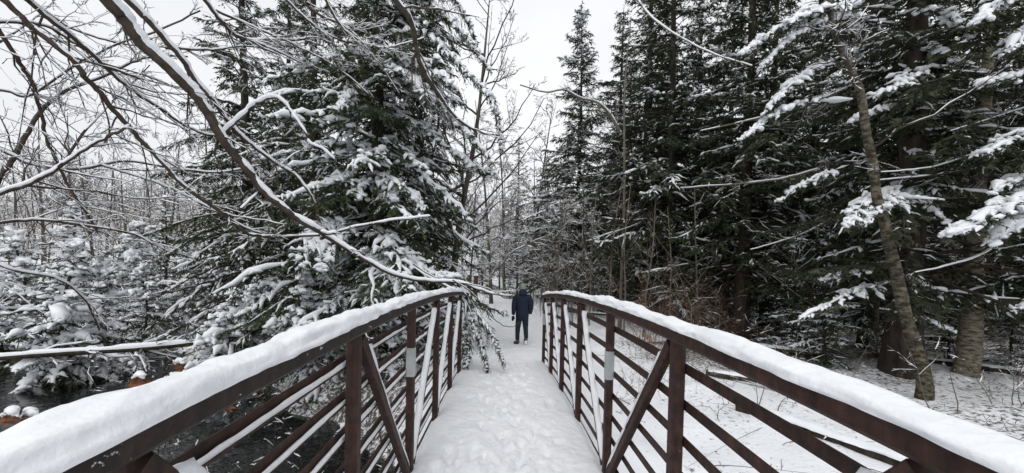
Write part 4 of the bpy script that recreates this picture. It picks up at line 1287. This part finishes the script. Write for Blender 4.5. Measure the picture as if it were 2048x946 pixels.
# ---- beech sapling with orange leaves
for px, d, s_, lab in ((1625, 10.6, 1.0, 'small beech holding orange dead leaves in the dark right hand forest'), (1300, 9.6, .42, 'knee high beech tuft with brown leaves beside the right handrail')):
    b = ground_at(px, d)
    t = thing('beech_sapling', lab, 'sapling', b)
    r_ = np.random.default_rng(int(px))
    g, lg = Geo(), Geo()
    P = spline(np.array([(0, 0, -.1), (.04, 0, .7), (-.02, .03, 1.4), (.06, 0, 2.2)]) * s_, 12)
    R = np.linspace(.014, .004, 12) * s_
    g.add(*tubes(P, R, 6))
    A = twigs(P[None], R[None], np.array([2.2 * s_]), r_, g, None, 14, 0, .4, 4, (50, 80), .1, K=6)
    B = twigs(*A, r_, g, None, 4, 0, .5, 3)
    n = 230
    i = r_.integers(0, B[0].shape[0], n)
    p, tn = sample(B[0], i, r_.uniform(.3, 1, n))
    dd = norm(r_.normal(0, .6, (n, 3)) + [0, 0, -.8]); ww = norm(np.cross(dd, r_.normal(0, 1, (n, 3))))
    ln = (.065 * r_.uniform(.7, 1.2, n) * (.6 + .4 * s_))[:, None]
    lg.add(np.stack([p, p + dd * ln * .45 + ww * ln * .3, p + dd * ln, p + dd * ln * .45 - ww * ln * .3], 1), np.arange(n * 4).reshape(-1, 4), 0, False)
    g.build('stem', TWIGG, t)
    tag(lg.build('leaves', LEAFP, t), kind='stuff')


# ------------------------------------------------------------------ walker
def skin(name, verts, edges, mats, parent, sub=2):
    me = bpy.data.meshes.new(name)
    me.from_pydata([v[:3] for v in verts], edges, [])
    o = bpy.data.objects.new(name, me)
    COL.objects.link(o)
    md = o.modifiers.new('skin', 'SKIN')
    md.use_smooth_shade = True
    if not me.skin_vertices:
        raise RuntimeError('no skin layer')
    for i, v in enumerate(verts):
        sv = me.skin_vertices[0].data[i]
        sv.radius = (v[3], v[4] if len(v) > 4 else v[3])
        sv.use_root = (i == 0)
    s2 = o.modifiers.new('sub', 'SUBSURF'); s2.levels = sub; s2.render_levels = sub
    dg = bpy.context.evaluated_depsgraph_get()
    m2 = bpy.data.meshes.new_from_object(o.evaluated_get(dg))
    bpy.data.objects.remove(o)
    m2.name = name
    m2.materials.clear()
    m2.materials.append(mats)
    m2.polygons.foreach_set('use_smooth', np.ones(len(m2.polygons), bool))
    return link(name, m2, parent)


pw = at(1043, 690, 11.3)
pz = float(terrain(pw[0], pw[1])) + .02
pe = thing('person', 'person in navy hooded jacket and grey knit hat walking away along the snowy path', 'person', (pw[0], pw[1], pz), .04, None, 1.04)
# body: one continuous figure (x right, y away from the camera)
BV = [(0, 0, .95, .105, .07), (0, .01, 1.12, .10, .07), (0, .02, 1.30, .12, .08), (0, .02, 1.42, .09, .06), (0, .035, 1.51, .055), (0, .055, 1.60, .075, .09), (0, .06, 1.68, .078, .095), (0, .055, 1.745, .055, .065),
      (-.17, .01, 1.40, .045), (-.24, -.015, 1.13, .034), (-.235, .03, .92, .026), (-.237, .045, .86, .026, .018),
      (.17, .01, 1.40, .045), (.242, -.02, 1.14, .034), (.225, .02, .98, .028),
      (-.085, .0, .86, .06), (-.09, .045, .49, .042), (-.095, .0, .12, .034), (-.105, .08, .05, .03),
      (.085, .0, .86, .06), (.09, .035, .50, .042), (.09, -.15, .23, .034), (.095, -.12, .10, .03)]
BE = [(0, 1), (1, 2), (2, 3), (3, 4), (4, 5), (5, 6), (6, 7), (3, 8), (8, 9), (9, 10), (10, 11), (3, 12), (12, 13), (13, 14), (0, 15), (15, 16), (16, 17), (17, 18), (0, 19), (19, 20), (20, 21), (21, 22)]
skin('body', BV, BE, SKIN, pe, 2)
skin('jacket', [(0, .0, .74, .20, .15), (0, .0, .86, .215, .16), (0, .0, .98, .21, .15), (0, .01, 1.14, .21, .15), (0, .01, 1.30, .225, .15), (0, .015, 1.42, .18, .12), (0, .03, 1.50, .10, .09),
                (-.19, .01, 1.40, .10), (-.238, -.01, 1.28, .090), (-.252, -.02, 1.13, .080), (-.256, .0, 1.0, .068), (-.262, .022, .87, .052),
                (.19, .01, 1.40, .10), (.238, -.01, 1.28, .090), (.254, -.025, 1.14, .080), (.25, .0, 1.03, .068), (.228, .03, .90, .055)],
     [(0, 1), (1, 2), (2, 3), (3, 4), (4, 5), (5, 6), (5, 7), (7, 8), (8, 9), (9, 10), (10, 11), (5, 12), (12, 13), (13, 14), (14, 15), (15, 16)], NAVY, pe, 2)
skin('hood', [(0, -.07, 1.45, .12, .055), (0, -.09, 1.51, .135, .06), (0, -.045, 1.575, .122, .08), (0, .0, 1.61, .10, .09)], [(0, 1), (1, 2), (2, 3)], NAVY, pe, 2)
skin('trousers', [(0, .0, .92, .165, .12), (-.09, .0, .80, .098, .115), (-.105, .025, .62, .084, .095), (-.12, .05, .48, .07, .08), (-.125, .02, .28, .06, .07), (-.128, -.01, .12, .058, .064),
                  (.09, .0, .80, .098, .115), (.105, .025, .62, .084, .095), (.112, .04, .50, .07, .08), (.115, -.07, .34, .062, .072), (.115, -.17, .20, .06, .066)],
     [(0, 1), (1, 2), (2, 3), (3, 4), (4, 5), (0, 6), (6, 7), (7, 8), (8, 9), (9, 10)], TROU, pe, 2)
skin('boot', [(-.115, -.02, .15, .062, .065), (-.118, -.02, .07, .062, .065), (-.15, .05, .055, .056, .05), (-.19, .11, .05, .052, .04), (-.215, .14, .045, .04, .03)], [(0, 1), (1, 2), (2, 3), (3, 4)], BOOT, pe, 2)
bt = skin('boot', [(.10, -.145, .25, .060, .062), (.10, -.18, .17, .062, .06), (.10, -.145, .10, .058, .05), (.10, -.10, .05, .055, .04), (.10, -.05, .03, .04, .025)], [(0, 1), (1, 2), (2, 3), (3, 4)], BOOT, pe, 2)
skin('snow', [(.10, -.232, .17, .045, .022), (.10, -.205, .09, .045, .022), (.10, -.15, .04, .04, .02)], [(0, 1), (1, 2)], SNOWT, bt, 2)
GV = [(-.298, .03, .885, .045, .038), (-.30, .045, .835, .044, .024), (-.30, .055, .80, .040, .020)]
GE = [(0, 1), (1, 2)]
for k, (dx, ln) in enumerate(((-.028, .052), (-.010, .062), (.010, .058), (.028, .045))):
    n = len(GV)
    GV += [(-.30 + dx, .062, .785, .0115), (-.30 + dx * 1.05, .075, .785 - ln * .6, .0105), (-.297 + dx, .066, .785 - ln * 1.1, .009)]
    GE += [(2, n), (n, n + 1), (n + 1, n + 2)]
n = len(GV)
GV += [(-.262, .05, .835, .013), (-.248, .06, .805, .012), (-.25, .066, .78, .010)]
GE += [(1, n), (n, n + 1), (n + 1, n + 2)]
GV = [(v[0] + .032, v[1] - .005, v[2] - .03) + tuple(v[3:]) for v in GV]
skin('glove', GV, GE, BLACK, pe, 2)
# knit hat with a turned-up band
g = Geo()
prof = [(.101, 1.615), (.106, 1.625), (.108, 1.665), (.104, 1.675), (.104, 1.69), (.098, 1.73), (.082, 1.77), (.055, 1.80), (.025, 1.818), (.001, 1.822)]
n = 36
a = np.arange(n) * 2 * PI / n
V_ = []
for j, (rd, z) in enumerate(prof):
    rb = 1 + (.018 * np.cos(a * 18) if j < 8 else 0)
    V_.append(np.c_[np.cos(a) * rd * rb * .93, .055 + np.sin(a) * rd * rb * 1.08, np.full(n, z) - .03 * np.sin(a) * (j < 4) * 0])
V_ = np.concatenate(V_)
F = [[j * n + k, j * n + (k + 1) % n, (j + 1) * n + (k + 1) % n, (j + 1) * n + k] for j in range(len(prof) - 1) for k in range(n)]
g.add(V_, F); g.build('knit_hat', GREY, pe)
